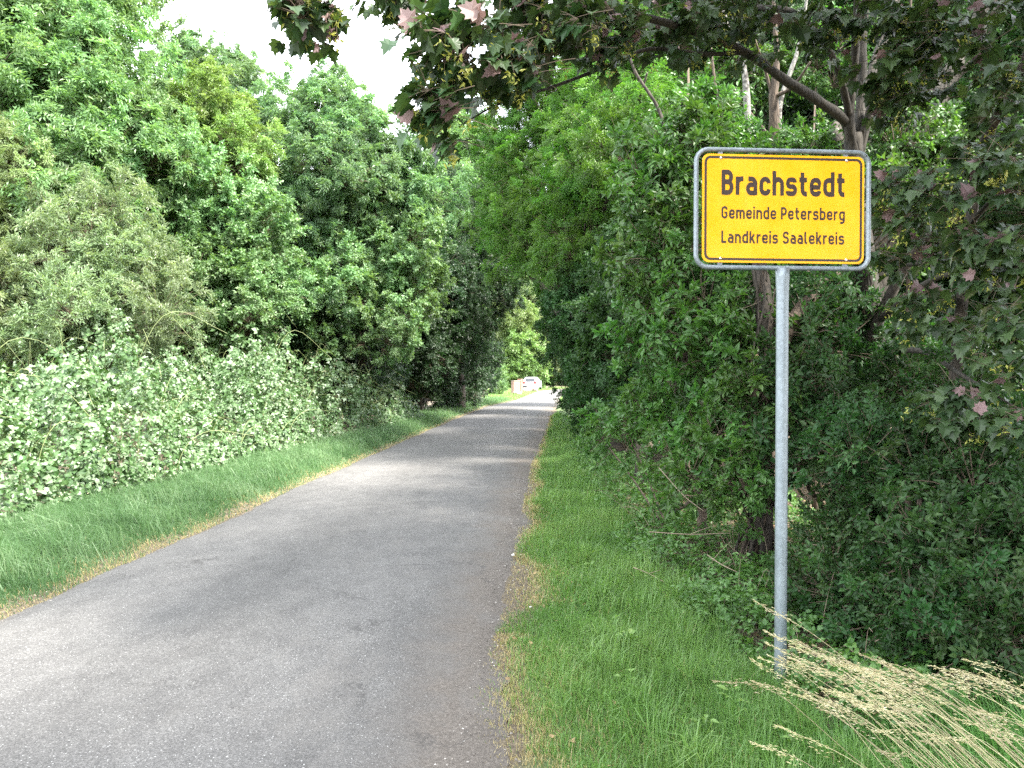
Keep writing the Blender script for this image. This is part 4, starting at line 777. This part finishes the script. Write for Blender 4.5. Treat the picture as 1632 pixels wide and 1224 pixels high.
# far verges
mf = MB()
y = gg.uniform(60, 122, 14000); sdv_ = gg.random(14000) < .7; o = gg.random(14000) * np.interp(y, [60, 80, 122], [2.5, 4, 9]); x = np.where(sdv_, XL(y) - o, XR(y) + o * .4)
blades(mf, x, y, gg.uniform(.08, .2, 14000), np.full(14000, .05), gg.uniform(.1, .6, 14000), np.array([-.1, 0]), gg.uniform(.5, 1, 14000))
tag(link('grass_verge', mf.mesh('grass_verge', [M['grass']])), 'sunlit grass strip by the far bend of the road', 'grass', None, 'stuff')
tag(link('dry_grass', md.mesh('dry_grass', [M['grass_dry']])), 'yellowed short grass fringing the asphalt', 'grass', None, 'stuff')

# ------------------------------------------------------------------ undergrowth, litter, sticks right of the verge
mu, mlit = MB(), MB()
def uband(n, y0, y1, a, b):
    y = gg.uniform(y0, y1, n); wid = np.interp(y, [2, 5, 6, 8, 11, 14, 20, 28, 36], [2.3, 2.0, 1.55, 1.2, 1.1, .95, .7, .35, .4]); x = XR(y) + wid + a + (b - a) * gg.random(n) ** 1.2; return x, y
for n, y0, y1, b, L, sh, hh in ((2600, 4.2, 7.5, 2.2, .05, LEAF8, .42), (3200, 6.5, 11, 2.6, .052, LEAF4, .5), (3000, 10, 18, 2.4, .06, LEAF4, .6), (1800, 17, 34, 1.6, .08, LEAF2, .6)):
    x, y = uband(n, y0, y1, -.12, b); pt = patch(x * 1.7 + 4, y * 1.5); hloc = hh * np.clip(pt, .12, 1) * np.interp(x - XR(y), [.6, 1.2, 2.5], [.5, 1, 1])
    P = np.stack([x, y, hz(x, y) + hloc * gg.random(n) ** .6], -1)
    pinnate(mu, P, nrm(gg.normal(size=(n, 3)) * np.array([1, 1, .35]) + np.array([-.2, -.2, .35])), .1, [(.35, 1), (.5, -1), (.8, 1), (1.0, 0)], L, L * .62, 50, .3, .4, sh, np.clip(pt * .4 + gg.random(n) * .6, 0, 1), gg)
tag(link('undergrowth', mu.mesh('undergrowth', [M['herb']])), 'low nettles, ivy and herbs under the wood edge', 'undergrowth', None, 'stuff')
x, y = uband(9000, 3.8, 16, .0, 6); leaves(mlit, np.stack([x, y, hz(x, y) + .01 + .03 * gg.random(9000)], -1), gg.normal(size=(9000, 3)) * np.array([1, 1, .25]), gg.normal(size=(9000, 3)) * .4 + np.array([0, 0, 1]), .055, .035, LEAF4, gg.random(9000))
y = gg.uniform(2.9, 9, 60); x = XR(y) + gg.uniform(.05, 1.3, 60); leaves(mlit, np.stack([x, y, hz(x, y) + .05], -1), gg.normal(size=(60, 3)) * np.array([1, 1, .2]), gg.normal(size=(60, 3)) * .3 + np.array([0, -.3, 1]), .04, .03, LEAF4, gg.uniform(.7, 1, 60))
tag(link('leaf_litter', mlit.mesh('leaf_litter', [M['litter']])), 'brown fallen leaves on the wood floor', 'leaf litter', None, 'stuff')
STK = [((1050, 745, 8.2), (1090, 790, 7.8), (1122, 815, 7.5), 'thin forked stick slanting over the herbs left of the post'), ((1035, 848, 7.6), (1100, 852, 7.5), (1165, 850, 7.4), 'long thin stick lying level below the elder'),
       ((1128, 885, 7.0), (1150, 900, 6.8), (1175, 912, 6.6), 'short stick close to the post at knee height'), ((1255, 930, 6.4), (1285, 950, 6.3), (1312, 975, 6.2), 'thin stick slanting down right of the post'),
       ((1290, 868, 6.8), (1330, 872, 6.7), (1380, 880, 6.6), 'thin stick lying flat right of the post'), ((1390, 1028, 5.6), (1420, 1010, 5.5), (1440, 998, 5.4), 'upright dead stick beside the coppiced stump'),
       ((1010, 905, 7.0), (1035, 915, 6.9), (1062, 930, 6.8), 'short brown stick at the grass edge'), ((1130, 640, 8.6), (1180, 665, 8.5), (1240, 640, 8.5), 'bent dead branch crossing behind the post'),
       ((1150, 500, 8.8), (1200, 486, 8.6), (1225, 470, 8.5), 'bare twig near the post just below the sign')]
for i, (a, b, c, lab) in enumerate(STK):
    a, b, c = W(*a), W(*b), W(*c); lo = min((p for p in (a, b, c)), key=lambda p: p[2]); t_ = thing('dead_stick', lab, 'stick', lo, 'dead sticks in the undergrowth')
    stem(t_, lo, [a, b, c], [.005, .0045, .0025], 'stick', 'shaft', 5, 4, .1, i)
    stem(t_, lo, [b, b + (c - b) * .5 + np.array([.02, 0, .07])], [.003, .0015], 'stick', 'side_twig', 4, 3, .1, i)
mbx = MB()
for i in range(260):
    x, y = uband(1, 4.5, 12, .1, 3.2); x, y = float(x[0]), float(y[0]); z = float(hz(x, y)); a = gg.normal(size=2) * .25; h = gg.uniform(.02, .6)
    tube(mbx, smooth_path([[x, y, z + h * .2], [x + a[0] * .5, y + a[1] * .5, z + h * .8], [x + a[0], y + a[1], z + h * gg.uniform(.5, 1.3)]], 3), [.003, .0012], 3, gg.random(), 0, cap=False)
tag(link('fine_twigs', mbx.mesh('fine_twigs', [M['stick']])), 'tangle of fine dry twigs on the wood floor', 'twigs', None, 'stuff')

# ------------------------------------------------------------------ pebbles at the road edge
def pebble(mbx, c, s, r, rng):
    v = np.array([[1, 0, 0], [-1, 0, 0], [0, 1, 0], [0, -1, 0], [0, 0, .7], [0, 0, -.6], [.6, .6, .35], [-.6, -.6, .35]]) * s * rng.uniform(.7, 1.3, (8, 1))
    a = rng.uniform(0, 6.28); R = np.array([[math.cos(a), -math.sin(a), 0], [math.sin(a), math.cos(a), 0], [0, 0, 1]])
    mbx.add(v @ R.T + c, [(0, 6, 4), (6, 2, 4), (2, 1, 4), (1, 7, 4), (7, 3, 4), (3, 0, 4), (0, 2, 6), (1, 3, 7), (2, 0, 5), (1, 2, 5), (3, 1, 5), (0, 3, 5)], r)
mbx = MB()
for i in range(2200):
    y = gg.uniform(2.8, 14); x = float(XR(y)) + gg.normal() * .12 - .1; pebble(mbx, np.array([x, y, .022]), gg.uniform(.003, .007), gg.random() ** 1.6, gg)
for i in range(500):
    y = gg.uniform(5, 18); x = float(XL(y)) + gg.normal() * .08; pebble(mbx, np.array([x, y, .02]), gg.uniform(.003, .008), gg.random() ** 1.6, gg)
pm, t, o = nodes('gravel'); a_ = N_(t, 'ShaderNodeAttribute', attribute_name='rnd'); p_ = N_(t, 'ShaderNodeBsdfPrincipled', Roughness=.8)
t.links.new(rmp(t, a_.outputs['Fac'], [(0, (.07, .06, .052)), (.6, (.16, .14, .12)), (1, (.4, .38, .35))]), p_.inputs['Base Color']); t.links.new(p_.outputs[0], o.inputs['Surface'])
tag(link('gravel', mbx.mesh('gravel', [pm])), 'loose grit along the road edges', 'gravel', None, 'stuff')
M['white_stone'] = plain('white_stone', (.72, .7, .66), .7, sc=60, bump=.3)
for (px, d, s, lab) in ((818, 7.8, .02, 'small white stone at the edge of the grass verge'), (846, 6.1, .012, 'tiny white stone deeper in the right grass')):
    x, y = at(px, d); c = np.array([x, y, float(hz(x, y)) + .03]); mbx = MB(); pebble(mbx, c, s, .9, gg); tag(link('stone', mbx.mesh('stone', [M['white_stone']], True, c), None, tuple(c)), lab, 'stone', 'white stones in the verge')

# ------------------------------------------------------------------ town sign
SO = np.array([(1245 - CX) / F * 5.05, 5.05, 0.0]); SO[2] = float(hz(SO[0], SO[1])) - .02
sign = thing('town_sign', 'yellow town sign in a galvanised tube frame on a grey post', 'sign', SO)
sign.rotation_euler = (0, math.radians(.15), math.radians(4.2))
ZC = W(1245, 334.5, 5.05)[2] - SO[2]                       # plate centre above the foot
def galv():
    m, t, o = nodes('galvanised_steel')
    tcn = N_(t, 'ShaderNodeTexCoord'); v = N_(t, 'ShaderNodeTexVoronoi', Scale=70.0); t.links.new(tcn.outputs['Object'], v.inputs['Vector'])
    n = N_(t, 'ShaderNodeTexNoise', Scale=9.0, Detail=8.0, Roughness=.7); mp = N_(t, 'ShaderNodeMapping'); mp.inputs['Scale'].default_value = (1, 1, .35)
    t.links.new(tcn.outputs['Object'], mp.inputs['Vector']); t.links.new(mp.outputs[0], n.inputs['Vector'])
    c = rmp(t, n.outputs['Fac'], [(.3, (.16, .19, .212)), (.7, (.28, .32, .345))]); sp = N_(t, 'ShaderNodeSeparateColor'); t.links.new(v.outputs['Color'], sp.inputs[0])
    c = mixc(t, .35, c, rmp(t, sp.outputs[0], [(0, .6), (1, 1.3)]), 'MULTIPLY')
    p = N_(t, 'ShaderNodeBsdfPrincipled', Metallic=.55, Roughness=.48); t.links.new(c, p.inputs['Base Color'])
    t.links.new(rmp(t, n.outputs['Fac'], [(.3, .38), (.7, .6)]), p.inputs['Roughness']); t.links.new(p.outputs[0], o.inputs['Surface']); return m
M['galv'] = galv()
def sheeting():
    m, t, o = nodes('yellow_sheeting'); tcn = N_(t, 'ShaderNodeTexCoord')
    n1 = N_(t, 'ShaderNodeTexNoise', Scale=3.5, Detail=7.0, Roughness=.65); t.links.new(tcn.outputs['Object'], n1.inputs['Vector'])
    mp = N_(t, 'ShaderNodeMapping'); mp.inputs['Scale'].default_value = (30, 1, 1.6); n2 = N_(t, 'ShaderNodeTexNoise', Scale=1.5, Detail=5.0); t.links.new(tcn.outputs['Object'], mp.inputs['Vector']); t.links.new(mp.outputs[0], n2.inputs['Vector'])
    c = rmp(t, n1.outputs['Fac'], [(.3, (.76, .35, .005)), (.7, (.84, .43, .012))])
    c = mixc(t, rmp(t, n2.outputs['Fac'], [(.56, 0.0), (.72, .22)]), c, (.5, .33, .06))
    p = N_(t, 'ShaderNodeBsdfPrincipled', Roughness=.3); t.links.new(c, p.inputs['Base Color']); t.links.new(rmp(t, n1.outputs['Fac'], [(.3, .22), (.7, .42)]), p.inputs['Roughness'])
    t.links.new(p.outputs[0], o.inputs['Surface']); return m
M['yellow'] = sheeting()
M['black'] = plain('sign_print', (.04, .024, .019), .42, var=.1, sc=20)
M['steel'] = plain('bolt_steel', (.75, .75, .74), .3, .8)
def rrect(w, h, r, n=8, cx=0.0, cz=0.0):
    out = []
    for sx, sz, a0 in ((1, 1, 0), (-1, 1, 90), (-1, -1, 180), (1, -1, 270)):
        for k in range(n + 1):
            a = math.radians(a0 + 90 * k / n); out.append((cx + sx * (w / 2 - r) + r * math.cos(a), cz + sz * (h / 2 - r) + r * math.sin(a)))
    return np.array(out)
def plate(mbx, outl, y0, y1, m=0):
    n = len(outl); c = outl.mean(0)
    f_ = np.column_stack([outl[:, 0], np.full(n, y0), outl[:, 1]]); b_ = np.column_stack([outl[:, 0], np.full(n, y1), outl[:, 1]])
    v = np.vstack([f_, b_, [[c[0], y0, c[1]], [c[0], y1, c[1]]]]); i = np.arange(n); j = (i + 1) % n
    mbx.add(v, np.vstack([np.stack([np.full(n, 2 * n), i, j], -1), np.stack([np.full(n, 2 * n + 1), j + n, i + n], -1), np.stack([i, i + n, j + n], -1), np.stack([i, j + n, j], -1)]), .5, m)
def ring(mbx, o1, o2, y, m=0):
    n = len(o1); v = np.vstack([np.column_stack([o1[:, 0], np.full(n, y), o1[:, 1]]), np.column_stack([o2[:, 0], np.full(n, y), o2[:, 1]])]); i = np.arange(n); j = (i + 1) % n
    mbx.add(v, np.vstack([np.stack([i, j, j + n], -1), np.stack([i, j + n, i + n], -1)]), .5, m)
# post
mbx = MB(); zz = [-.3, .5, 1.2, 1.9, ZC - .56, ZC - .5, ZC - .44, ZC - .40, ZC - .355]; rr0 = [.0365] * 5 + [.0375, .0395, .041, .0415]
pz = np.linspace(zz[0], zz[-1], 60); tube(mbx, [[0, 0, z] for z in pz], list(np.interp(pz, zz, rr0)), 24)
link('post', mbx.mesh('post', [M['galv']], True), sign)
# tube frame
o1 = rrect(1.068, .705, .075, 10); mbx = MB(); cp = np.column_stack([o1[:, 0], np.zeros(len(o1)), o1[:, 1] + ZC]); n = len(cp)
k = 12; tt = nrm(np.roll(cp, -1, 0) - np.roll(cp, 1, 0)); nn_ = np.cross(tt, [0, 1, 0]); an = np.linspace(0, 2 * np.pi, k, endpoint=False)
v = cp[:, None] + .0145 * (np.cos(an)[None, :, None] * nn_[:, None] + np.sin(an)[None, :, None] * np.array([0, 1, 0])); i = np.arange(n)[:, None] * k; i2 = ((np.arange(n) + 1) % n)[:, None] * k; j = np.arange(k)[None]; j2 = (j + 1) % k
mbx.add(v.reshape(-1, 3), np.concatenate([np.stack([i + j, i + j2, i2 + j2], -1).reshape(-1, 3), np.stack([i + j, i2 + j2, i2 + j], -1).reshape(-1, 3)]))
frame = link('frame', mbx.mesh('frame', [M['galv']], True), sign)
for sx, sz in ((1, 1), (-1, -1)):
    hp = np.array([sx * (.534 - .022), -.0147, ZC + sz * (.3525 - .022)]); mbx = MB(); tube(mbx, [hp + np.array([0, .002, 0]), hp + np.array([0, -.0006, 0])], [.0035], 10); link('drain_hole', mbx.mesh('drain_hole', [M['black']]), frame)
# plate with rolled rim, border and lettering
mbx = MB(); pl = rrect(1.0, .648, .042, 10, 0, ZC); plate(mbx, pl, -.012, -.006)
panel = link('panel', mbx.mesh('panel', [M['yellow']]), sign)
mbx = MB(); ring(mbx, rrect(.974, .622, .036, 10, 0, ZC), rrect(.946, .594, .026, 10, 0, ZC), -.0128); link('border', mbx.mesh('border', [M['black']]), panel)
def round_path(pts, R):
    pts = [np.array(p, float) for p in pts]; out = [pts[0]]
    for i in range(1, len(pts) - 1):
        a, b, c = pts[i - 1:i + 2]; r = R[i - 1] if not np.isscalar(R) else R
        la, lc = np.linalg.norm(a - b), np.linalg.norm(c - b)
        r = min(r, la * (.5 if i > 1 else 1), lc * (.5 if i < len(pts) - 2 else 1))
        if r < .02: out.append(b); continue
        p, q = b + (a - b) / la * r, b + (c - b) / lc * r
        ctr = p + q - b                                     # right-angle corners only
        for t_ in np.linspace(0, 1, 9):
            w_ = math.cos(t_ * math.pi / 2), math.sin(t_ * math.pi / 2); out.append(ctr + (p - ctr) * w_[0] + (q - ctr) * w_[1])
    out.append(pts[-1]); return np.array(out)
l, r_, b_, x_, t_p = .62, 3.55, .6, 4.6, 6.4
GL = {'B': (4.3, [([(l, 0), (l, 7)], 0), ([(l, t_p), (3.5, t_p), (3.5, 3.65), (l, 3.65)], 1.3), ([(l, 3.65), (3.68, 3.65), (3.68, b_), (l, b_)], 1.5)]),
      'r': (2.9, [([(l, 0), (l, 5.2)], 0), ([(l, 2.9), (l, x_), (2.8, x_)], 1.5)]),
      'a': (4.0, [([(3.4, 2.95), (l, 2.95), (l, b_), (3.4, b_)], 1.15), ([(.75, x_), (3.4, x_), (3.4, 0)], 1.4)]),
      'c': (3.9, [([(r_ - .1, 3.45), (r_ - .1, x_), (l, x_), (l, b_), (r_ - .1, b_), (r_ - .1, 1.75)], 1.4)]),
      'h': (4.1, [([(l, 0), (l, 7)], 0), ([(l, 2.9), (l, x_), (r_, x_), (r_, 0)], 1.45)]),
      'n': (4.1, [([(l, 0), (l, 5.2)], 0), ([(l, 2.9), (l, x_), (r_, x_), (r_, 0)], 1.45)]),
      's': (3.9, [([(3.3, 3.8), (3.3, x_), (.62, x_), (.62, 2.65), (3.4, 2.65), (3.4, b_), (.5, b_), (.5, 1.35)], 1.0)]),
      't': (3.1, [([(1.25, 6.7), (1.25, b_), (2.95, b_)], 1.2), ([(.1, x_), (2.95, x_)], 0)]),
      'e': (4.1, [([(l, 2.55), (r_, 2.55), (r_, x_), (l, x_), (l, b_), (r_, b_), (r_, 1.55)], [0, 1.4, 1.4, 1.4, 1.3])]),
      'd': (4.1, [([(r_, 0), (r_, 7)], 0), ([(r_, x_), (l, x_), (l, b_), (r_, b_)], 1.4)]),
      'b': (4.1, [([(l, 0), (l, 7)], 0), ([(l, x_), (r_, x_), (r_, b_), (l, b_)], 1.4)]),
      'g': (4.1, [([(r_, x_), (l, x_), (l, b_), (r_, b_)], 1.4), ([(r_, 5.2), (r_, -1.35), (.8, -1.35)], 1.4)]),
      'G': (4.4, [([(3.75, 5.1), (3.75, t_p), (l, t_p), (l, b_), (3.75, b_), (3.75, 3.35), (2.2, 3.35)], [1.5, 1.5, 1.5, 1.5, 0])]),
      'm': (6.2, [([(l, 0), (l, 5.2)], 0), ([(l, 2.9), (l, x_), (3.1, x_), (3.1, 0)], 1.2), ([(3.1, 2.9), (3.1, x_), (5.6, x_), (5.6, 0)], 1.2)]),
      'i': (1.25, [([(l, 0), (l, 5.2)], 0), ([(l, 5.95), (l, 7.1)], 0)]),
      'P': (4.1, [([(l, 0), (l, 7)], 0), ([(l, t_p), (3.6, t_p), (3.6, 2.95), (l, 2.95)], 1.6)]),
      'L': (3.6, [([(l, 0), (l, 7)], 0), ([(l, b_), (3.5, b_)], 0)]),
      'k': (4.0, [([(l, 0), (l, 7)], 0), ([(.7, 1.75), (3.35, 5.2)], 0), ([(1.7, 2.9), (3.55, 0)], 0)]),
      'S': (4.3, [([(3.65, 5.2), (3.65, t_p), (.62, t_p), (.62, 3.6), (3.7, 3.6), (3.7, b_), (.55, b_), (.55, 1.75)], 1.4)]),
      'l': (2.2, [([(l, 7), (l, b_), (2.1, b_)], 1.1)])}
def text_line(txt, x0, x1, base, cap, sw):
    adv = 0.0; place = []
    for ch in txt:
        if ch == ' ': adv += 2.5; continue
        place.append((adv, ch)); adv += GL[ch][0] + 1.0
    wid = adv - 1.0; sx = (x1 - x0) / wid; sz = cap / 7.0; mbx = MB(); depth = 0
    for a, ch in place:
        for s_i, (pts, R) in enumerate(GL[ch][1]):
            p = round_path(pts, R); tg = np.gradient(p, axis=0)
            tg = nrm(np.column_stack([tg, np.zeros(len(tg))]))[:, :2]; off = np.column_stack([-tg[:, 1], tg[:, 0]]) * sw / 2
            q = np.vstack([p + off, p - off]); n = len(p); y = -.0130 - .0003 * s_i
            v = np.column_stack([x0 + (a + q[:, 0]) * sx - 0.0, np.full(2 * n, y), base + q[:, 1] * sz]); i = np.arange(n - 1)
            mbx.add(v, np.vstack([np.stack([i, i + n, i + n + 1], -1), np.stack([i, i + n + 1, i + 1], -1)]))
    return mbx
topz = ZC + .324; X0 = -.5
for txt, a, b, bl, cap, sw in (('Brachstedt', .118, .879, .243, .147, 1.38), ('Gemeinde Petersberg', .117, .879, .386, .074, 1.22), ('Landkreis Saalekreis', .117, .876, .532, .074, 1.22)):
    link('lettering', text_line(txt, X0 + a, X0 + b, topz - bl, cap, sw).mesh('lettering', [M['black']]), panel)
for sx in (-.388, .388):
    for sz in (1, -1):
        mbx = MB(); box(mbx, (sx, -.0015, ZC + sz * .325), (.028, .006, .075)); link('bracket', mbx.mesh('bracket', [M['galv']]), sign)
        mbx = MB(); zb = ZC + sz * .300; tube(mbx, [[sx, -.011, zb], [sx, -.0165, zb], [sx, -.0185, zb]], [.0085, .0085, .004], 10); link('bolt', mbx.mesh('bolt', [M['steel']], True), sign)

# ------------------------------------------------------------------ straw-coloured grass clump, lower right
gs = np.random.default_rng(31); so_ = np.array([2.15, 2.9, float(hz(2.15, 2.9))])
dg = thing('dry_grass_clump', 'tall straw-coloured grass leaning left in the lower right corner', 'grass', so_)
for i in range(84):
    d = gs.uniform(2.35, 3.5); tip = W(gs.uniform(1180, 1640), 0, d)
    px = gs.uniform(1225, 1420) if gs.random() < .62 else gs.uniform(1380, 1660); py = np.interp(px, [1205, 1350, 1400, 1660], [975, 1045, 1040, 1070]) + gs.exponential(70)
    if i < 12: px, py = [(1205, 955), (1222, 1003), (1203, 1083), (1198, 1047), (1212, 1045), (1375, 1040), (1425, 1085), (1540, 1048), (1528, 1072), (1140, 1082), (1200, 1180), (1260, 1100)][i]; d = [3.1, 3.0, 2.9, 3.0, 3.2, 3.0, 2.9, 3.2, 3.0, 3.1, 2.8, 2.7][i]
    tip = W(px, py, d); L = gs.uniform(.95, 1.3)
    bx_, by_ = tip[0] + (tip[2] + .25) * gs.uniform(1.1, 1.4), d + gs.normal() * .15; base = np.array([bx_, by_, float(hz(bx_, by_))])
    m1 = base * .6 + tip * .4 + np.array([-.04, 0, .05 + gs.normal() * .03]); m2 = base * .22 + tip * .78 + np.array([0, 0, .075 + gs.normal() * .015])
    path = smooth_path([base, m1, m2, tip + np.array([0, 0, -.01])], 7)
    mbx = MB(); tube(mbx, path, [.0018, .0013, .0006], 4, gs.uniform(0, .6), 0, cap=False)
    st = link('stalk', mbx.mesh('stalk', [M['straw']], False, so_), dg)
    mbx = MB(); n = 64; tpar = 1 - gs.random(n) ** 1.1 * gs.uniform(.18, .3); seg = tpar * (len(path) - 1); k0 = np.minimum(seg.astype(int), len(path) - 2); fr = (seg - k0)[:, None]
    P = path[k0] * (1 - fr) + path[k0 + 1] * fr; tg = nrm(path[k0 + 1] - path[k0])
    spread = .036 * np.clip((1 - tpar) / .2, .1, 1)[:, None] * gs.random((n, 1))
    D = nrm(tg + gs.normal(size=(n, 3)) * .22 + np.array([-.12, 0, -.1])); P = P + nrm(gs.normal(size=(n, 3)) + np.array([0, 0, -.6])) * spread
    leaves(mbx, P, D, gs.normal(size=(n, 3)), gs.uniform(.011, .02, n), gs.uniform(.0018, .0032, n), LEAF2, gs.random(n))
    tag(link('seed_head', mbx.mesh('seed_head', [M['straw']], False, so_), st), None, None, None, 'stuff')
mbx = MB(); n = 16000; x = gs.uniform(1.1, 3.6, n); y = gs.uniform(2.4, 4.6, n); blades(mbx, x, y, gs.uniform(.15, .5, n) * np.interp(x, [1.0, 1.9, 2.4], [.45, .65, .9]), gs.uniform(.003, .006, n), gs.uniform(.2, .6, n), np.array([-.45, 0]), gs.random(n))
tag(link('leaf_blades', mbx.mesh('leaf_blades', [M['grass']], False, so_), dg), 'green blades at the foot of the straw grass', None, None, 'stuff')

# ------------------------------------------------------------------ parked car, brick wall and boulders at the far end
M['paint'] = plain('white_car_paint', (.6, .61, .62), .25, var=.02, coat=.6); M['glass'] = plain('car_glass', (.012, .014, .017), .08, spec=.8); M['lamp'] = plain('tail_lamp_red', (.28, .02, .02), .2)
M['tyre'] = plain('tyre', (.02, .02, .02), .8); M['rim'] = plain('alloy_rim', (.5, .5, .52), .3, .8); M['trimb'] = plain('black_trim', (.03, .03, .032), .6); M['numplate'] = plain('number_plate', (.75, .75, .73), .4)
CO = np.array([2.15, 101.0, float(hz(2.15, 101.0))]); car = thing('parked_car', 'white estate car parked on the grass at the far end of the road', 'car', CO); car.rotation_euler = (0, 0, math.radians(-10))
def loft(mbx, secs, m=0):
    """secs: list of (y, outline of (x, z)) with equal counts; closed tube with end caps"""
    n = len(secs[0][1]); v = np.vstack([np.column_stack([np.array(o)[:, 0], np.full(n, y), np.array(o)[:, 1]]) for y, o in secs]); f = []
    for s in range(len(secs) - 1):
        for i in range(n): j = (i + 1) % n; f += [(s * n + i, s * n + j, (s + 1) * n + j), (s * n + i, (s + 1) * n + j, (s + 1) * n + i)]
    for s in (0, len(secs) - 1):
        c = len(v); v = np.vstack([v, v[s * n:(s + 1) * n].mean(0)]); f += [(c, s * n + i, s * n + (i + 1) % n) for i in range(n)]
    mbx.add(v, f, .5, m)
def sec(w, z0, z1, wt=None):
    wt = wt or w; return [(-w / 2 + .06, z0), (w / 2 - .06, z0), (w / 2, z0 + .12), (w / 2, (z0 + z1) / 2 + .1), (wt / 2 - .03, z1 - .03), (wt / 2 - .12, z1), (-wt / 2 + .12, z1), (-wt / 2 + .03, z1 - .03), (-w / 2, (z0 + z1) / 2 + .1), (-w / 2, z0 + .12)]
mbx = MB(); loft(mbx, [(0, sec(1.62, .42, .9)), (.08, sec(1.78, .32, 1.0)), (.5, sec(1.84, .26, 1.02)), (3.2, sec(1.84, .26, 1.0)), (4.1, sec(1.78, .28, .9)), (4.45, sec(1.55, .36, .72))])
loft(mbx, [(.06, sec(1.56, .95, 1.02, 1.5)), (.30, sec(1.6, .95, 1.42, 1.24)), (.55, sec(1.62, .95, 1.55, 1.26)), (2.2, sec(1.62, .95, 1.56, 1.26)), (2.6, sec(1.6, .95, 1.46, 1.24)), (3.3, sec(1.55, .93, 1.0, 1.45))])
link('body', mbx.mesh('body', [M['paint']], True), car)
mbx = MB(); mbx.add([(-.62, .055, 1.04), (.62, .055, 1.04), (.55, .315, 1.42), (-.55, .315, 1.42)], [(0, 1, 2), (0, 2, 3)]); mbx.add([(-.62, .035, 1.04), (.62, .035, 1.04), (.55, .295, 1.42), (-.55, .295, 1.42)], [(0, 1, 2), (0, 2, 3)]); link('rear_window', mbx.mesh('rear_window', [M['glass']]), car)
for s in (-1, 1):
    mbx = MB(); 
    for a, b in ((.5, 1.3), (1.38, 2.2)): mbx.add([(s * .815, a, 1.05), (s * .815, b, 1.05), (s * .655, b, 1.45), (s * .655, a, 1.45)], [(0, 1, 2), (0, 2, 3)])
    link('side_window', mbx.mesh('side_window', [M['glass']]), car)
    mbx = MB(); box(mbx, (s * .70, .02, .9), (.36, .14, .17)); link('tail_lamp', mbx.mesh('tail_lamp', [M['lamp']]), car)
    mbx = MB(); box(mbx, (s * .98, 2.55, 1.02), (.2, .12, .13)); link('mirror', mbx.mesh('mirror', [M['paint']]), car)
    mbx = MB(); tube(mbx, [[s * .6, .5, 1.57], [s * .6, 1.3, 1.61], [s * .6, 2.2, 1.57]], [.018], 6); link('roof_rail', mbx.mesh('roof_rail', [M['trimb']], True), car)
    for yy in (.85, 3.55):
        mbx = MB(); tube(mbx, [[s * .70, yy, .32], [s * .935, yy, .32]], [.32], 20); wh = link('wheel', mbx.mesh('wheel', [M['tyre']], True), car)
        mbx = MB(); tube(mbx, [[s * .93, yy, .32], [s * .945, yy, .32]], [.21], 16); link('rim', mbx.mesh('rim', [M['rim']]), wh)
mbx = MB(); box(mbx, (0, -.02, .42), (1.66, .18, .26)); link('bumper', mbx.mesh('bumper', [M['trimb']]), car)
mbx = MB(); box(mbx, (0, -.005, .8), (.52, .02, .11)); link('number_plate', mbx.mesh('number_plate', [M['numplate']]), car)
def brick_mat():
    m, t, o = nodes('pale_brick'); tcn = N_(t, 'ShaderNodeTexCoord'); mp = N_(t, 'ShaderNodeMapping'); mp.inputs['Rotation'].default_value = (math.radians(90), 0, 0); t.links.new(tcn.outputs['Object'], mp.inputs['Vector'])
    br = N_(t, 'ShaderNodeTexBrick', Scale=4.0); br.inputs['Color1'].default_value = (.2, .085, .055, 1); br.inputs['Color2'].default_value = (.27, .13, .085, 1); br.inputs['Mortar'].default_value = (.3, .25, .21, 1); br.inputs['Mortar Size'].default_value = .02
    t.links.new(mp.outputs[0], br.inputs['Vector']); p = N_(t, 'ShaderNodeBsdfPrincipled', Roughness=.9); t.links.new(br.outputs['Color'], p.inputs['Base Color']); t.links.new(p.outputs[0], o.inputs['Surface']); return m
M['brick'] = brick_mat(); M['pale_stone'] = plain('pale_stone', (.3, .23, .19), .85, sc=3, bump=.4, var=.25); M['coping'] = plain('coping', (.25, .2, .165), .85)
wo_ = np.array([.05, 79.0, float(hz(.05, 79.0))]); bw = thing('brick_wall', 'low pinkish brick wall beside the road before the parked car', 'wall', wo_); bw.rotation_euler = (0, 0, math.radians(58))
mbx = MB(); box(mbx, (.6, 0, .58), (1.2, .3, 1.2)); link('brickwork', mbx.mesh('brickwork', [M['brick']]), bw)
mbx = MB(); box(mbx, (.6, 0, 1.21), (1.24, .36, .06)); link('coping', mbx.mesh('coping', [M['coping']]), bw)
mbx = MB(); box(mbx, (1.36, 0, .68), (.3, .4, 1.42)); link('pillar', mbx.mesh('pillar', [M['brick']]), bw)
def boulder(seed, s):
    import bmesh
    bm = bmesh.new(); bmesh.ops.create_icosphere(bm, subdivisions=2, radius=1); rng = np.random.default_rng(seed); ax = nrm(rng.normal(size=(7, 3))); lim = rng.uniform(.55, .85, 7)
    for v in bm.verts:
        p = np.array(v.co)
        for a, l_ in zip(ax, lim):
            e = p @ a - l_
            if e > 0: p = p - a * e
        v.co = Vector(p * s)
    me = bpy.data.meshes.new('boulder'); bm.to_mesh(me); bm.free(); me.materials.append(M['pale_stone']); return me
for i, (px, d, s, lab) in enumerate([(838, 90, (.5, .4, .35), 'pale boulder at the left end of the stone row by the car'), (843, 92, (.45, .4, .45), 'pale boulder below the car number plate'), (847.5, 93, (.42, .4, .42), 'pale boulder second from the right end of the stone row'), (853, 95, (.4, .4, .5), 'pale boulder at the right end of the stone row by the car'), (824, 76, (.45, .35, .22), 'low dark boulder at the foot of the brick wall')]):
    x, y = at(px, d); z = float(hz(x, y)); tag(link('boulder', boulder(i, np.array(s)), None, (x, y, z + s[2] * .6)), lab, 'boulder', 'boulders by the parked car')
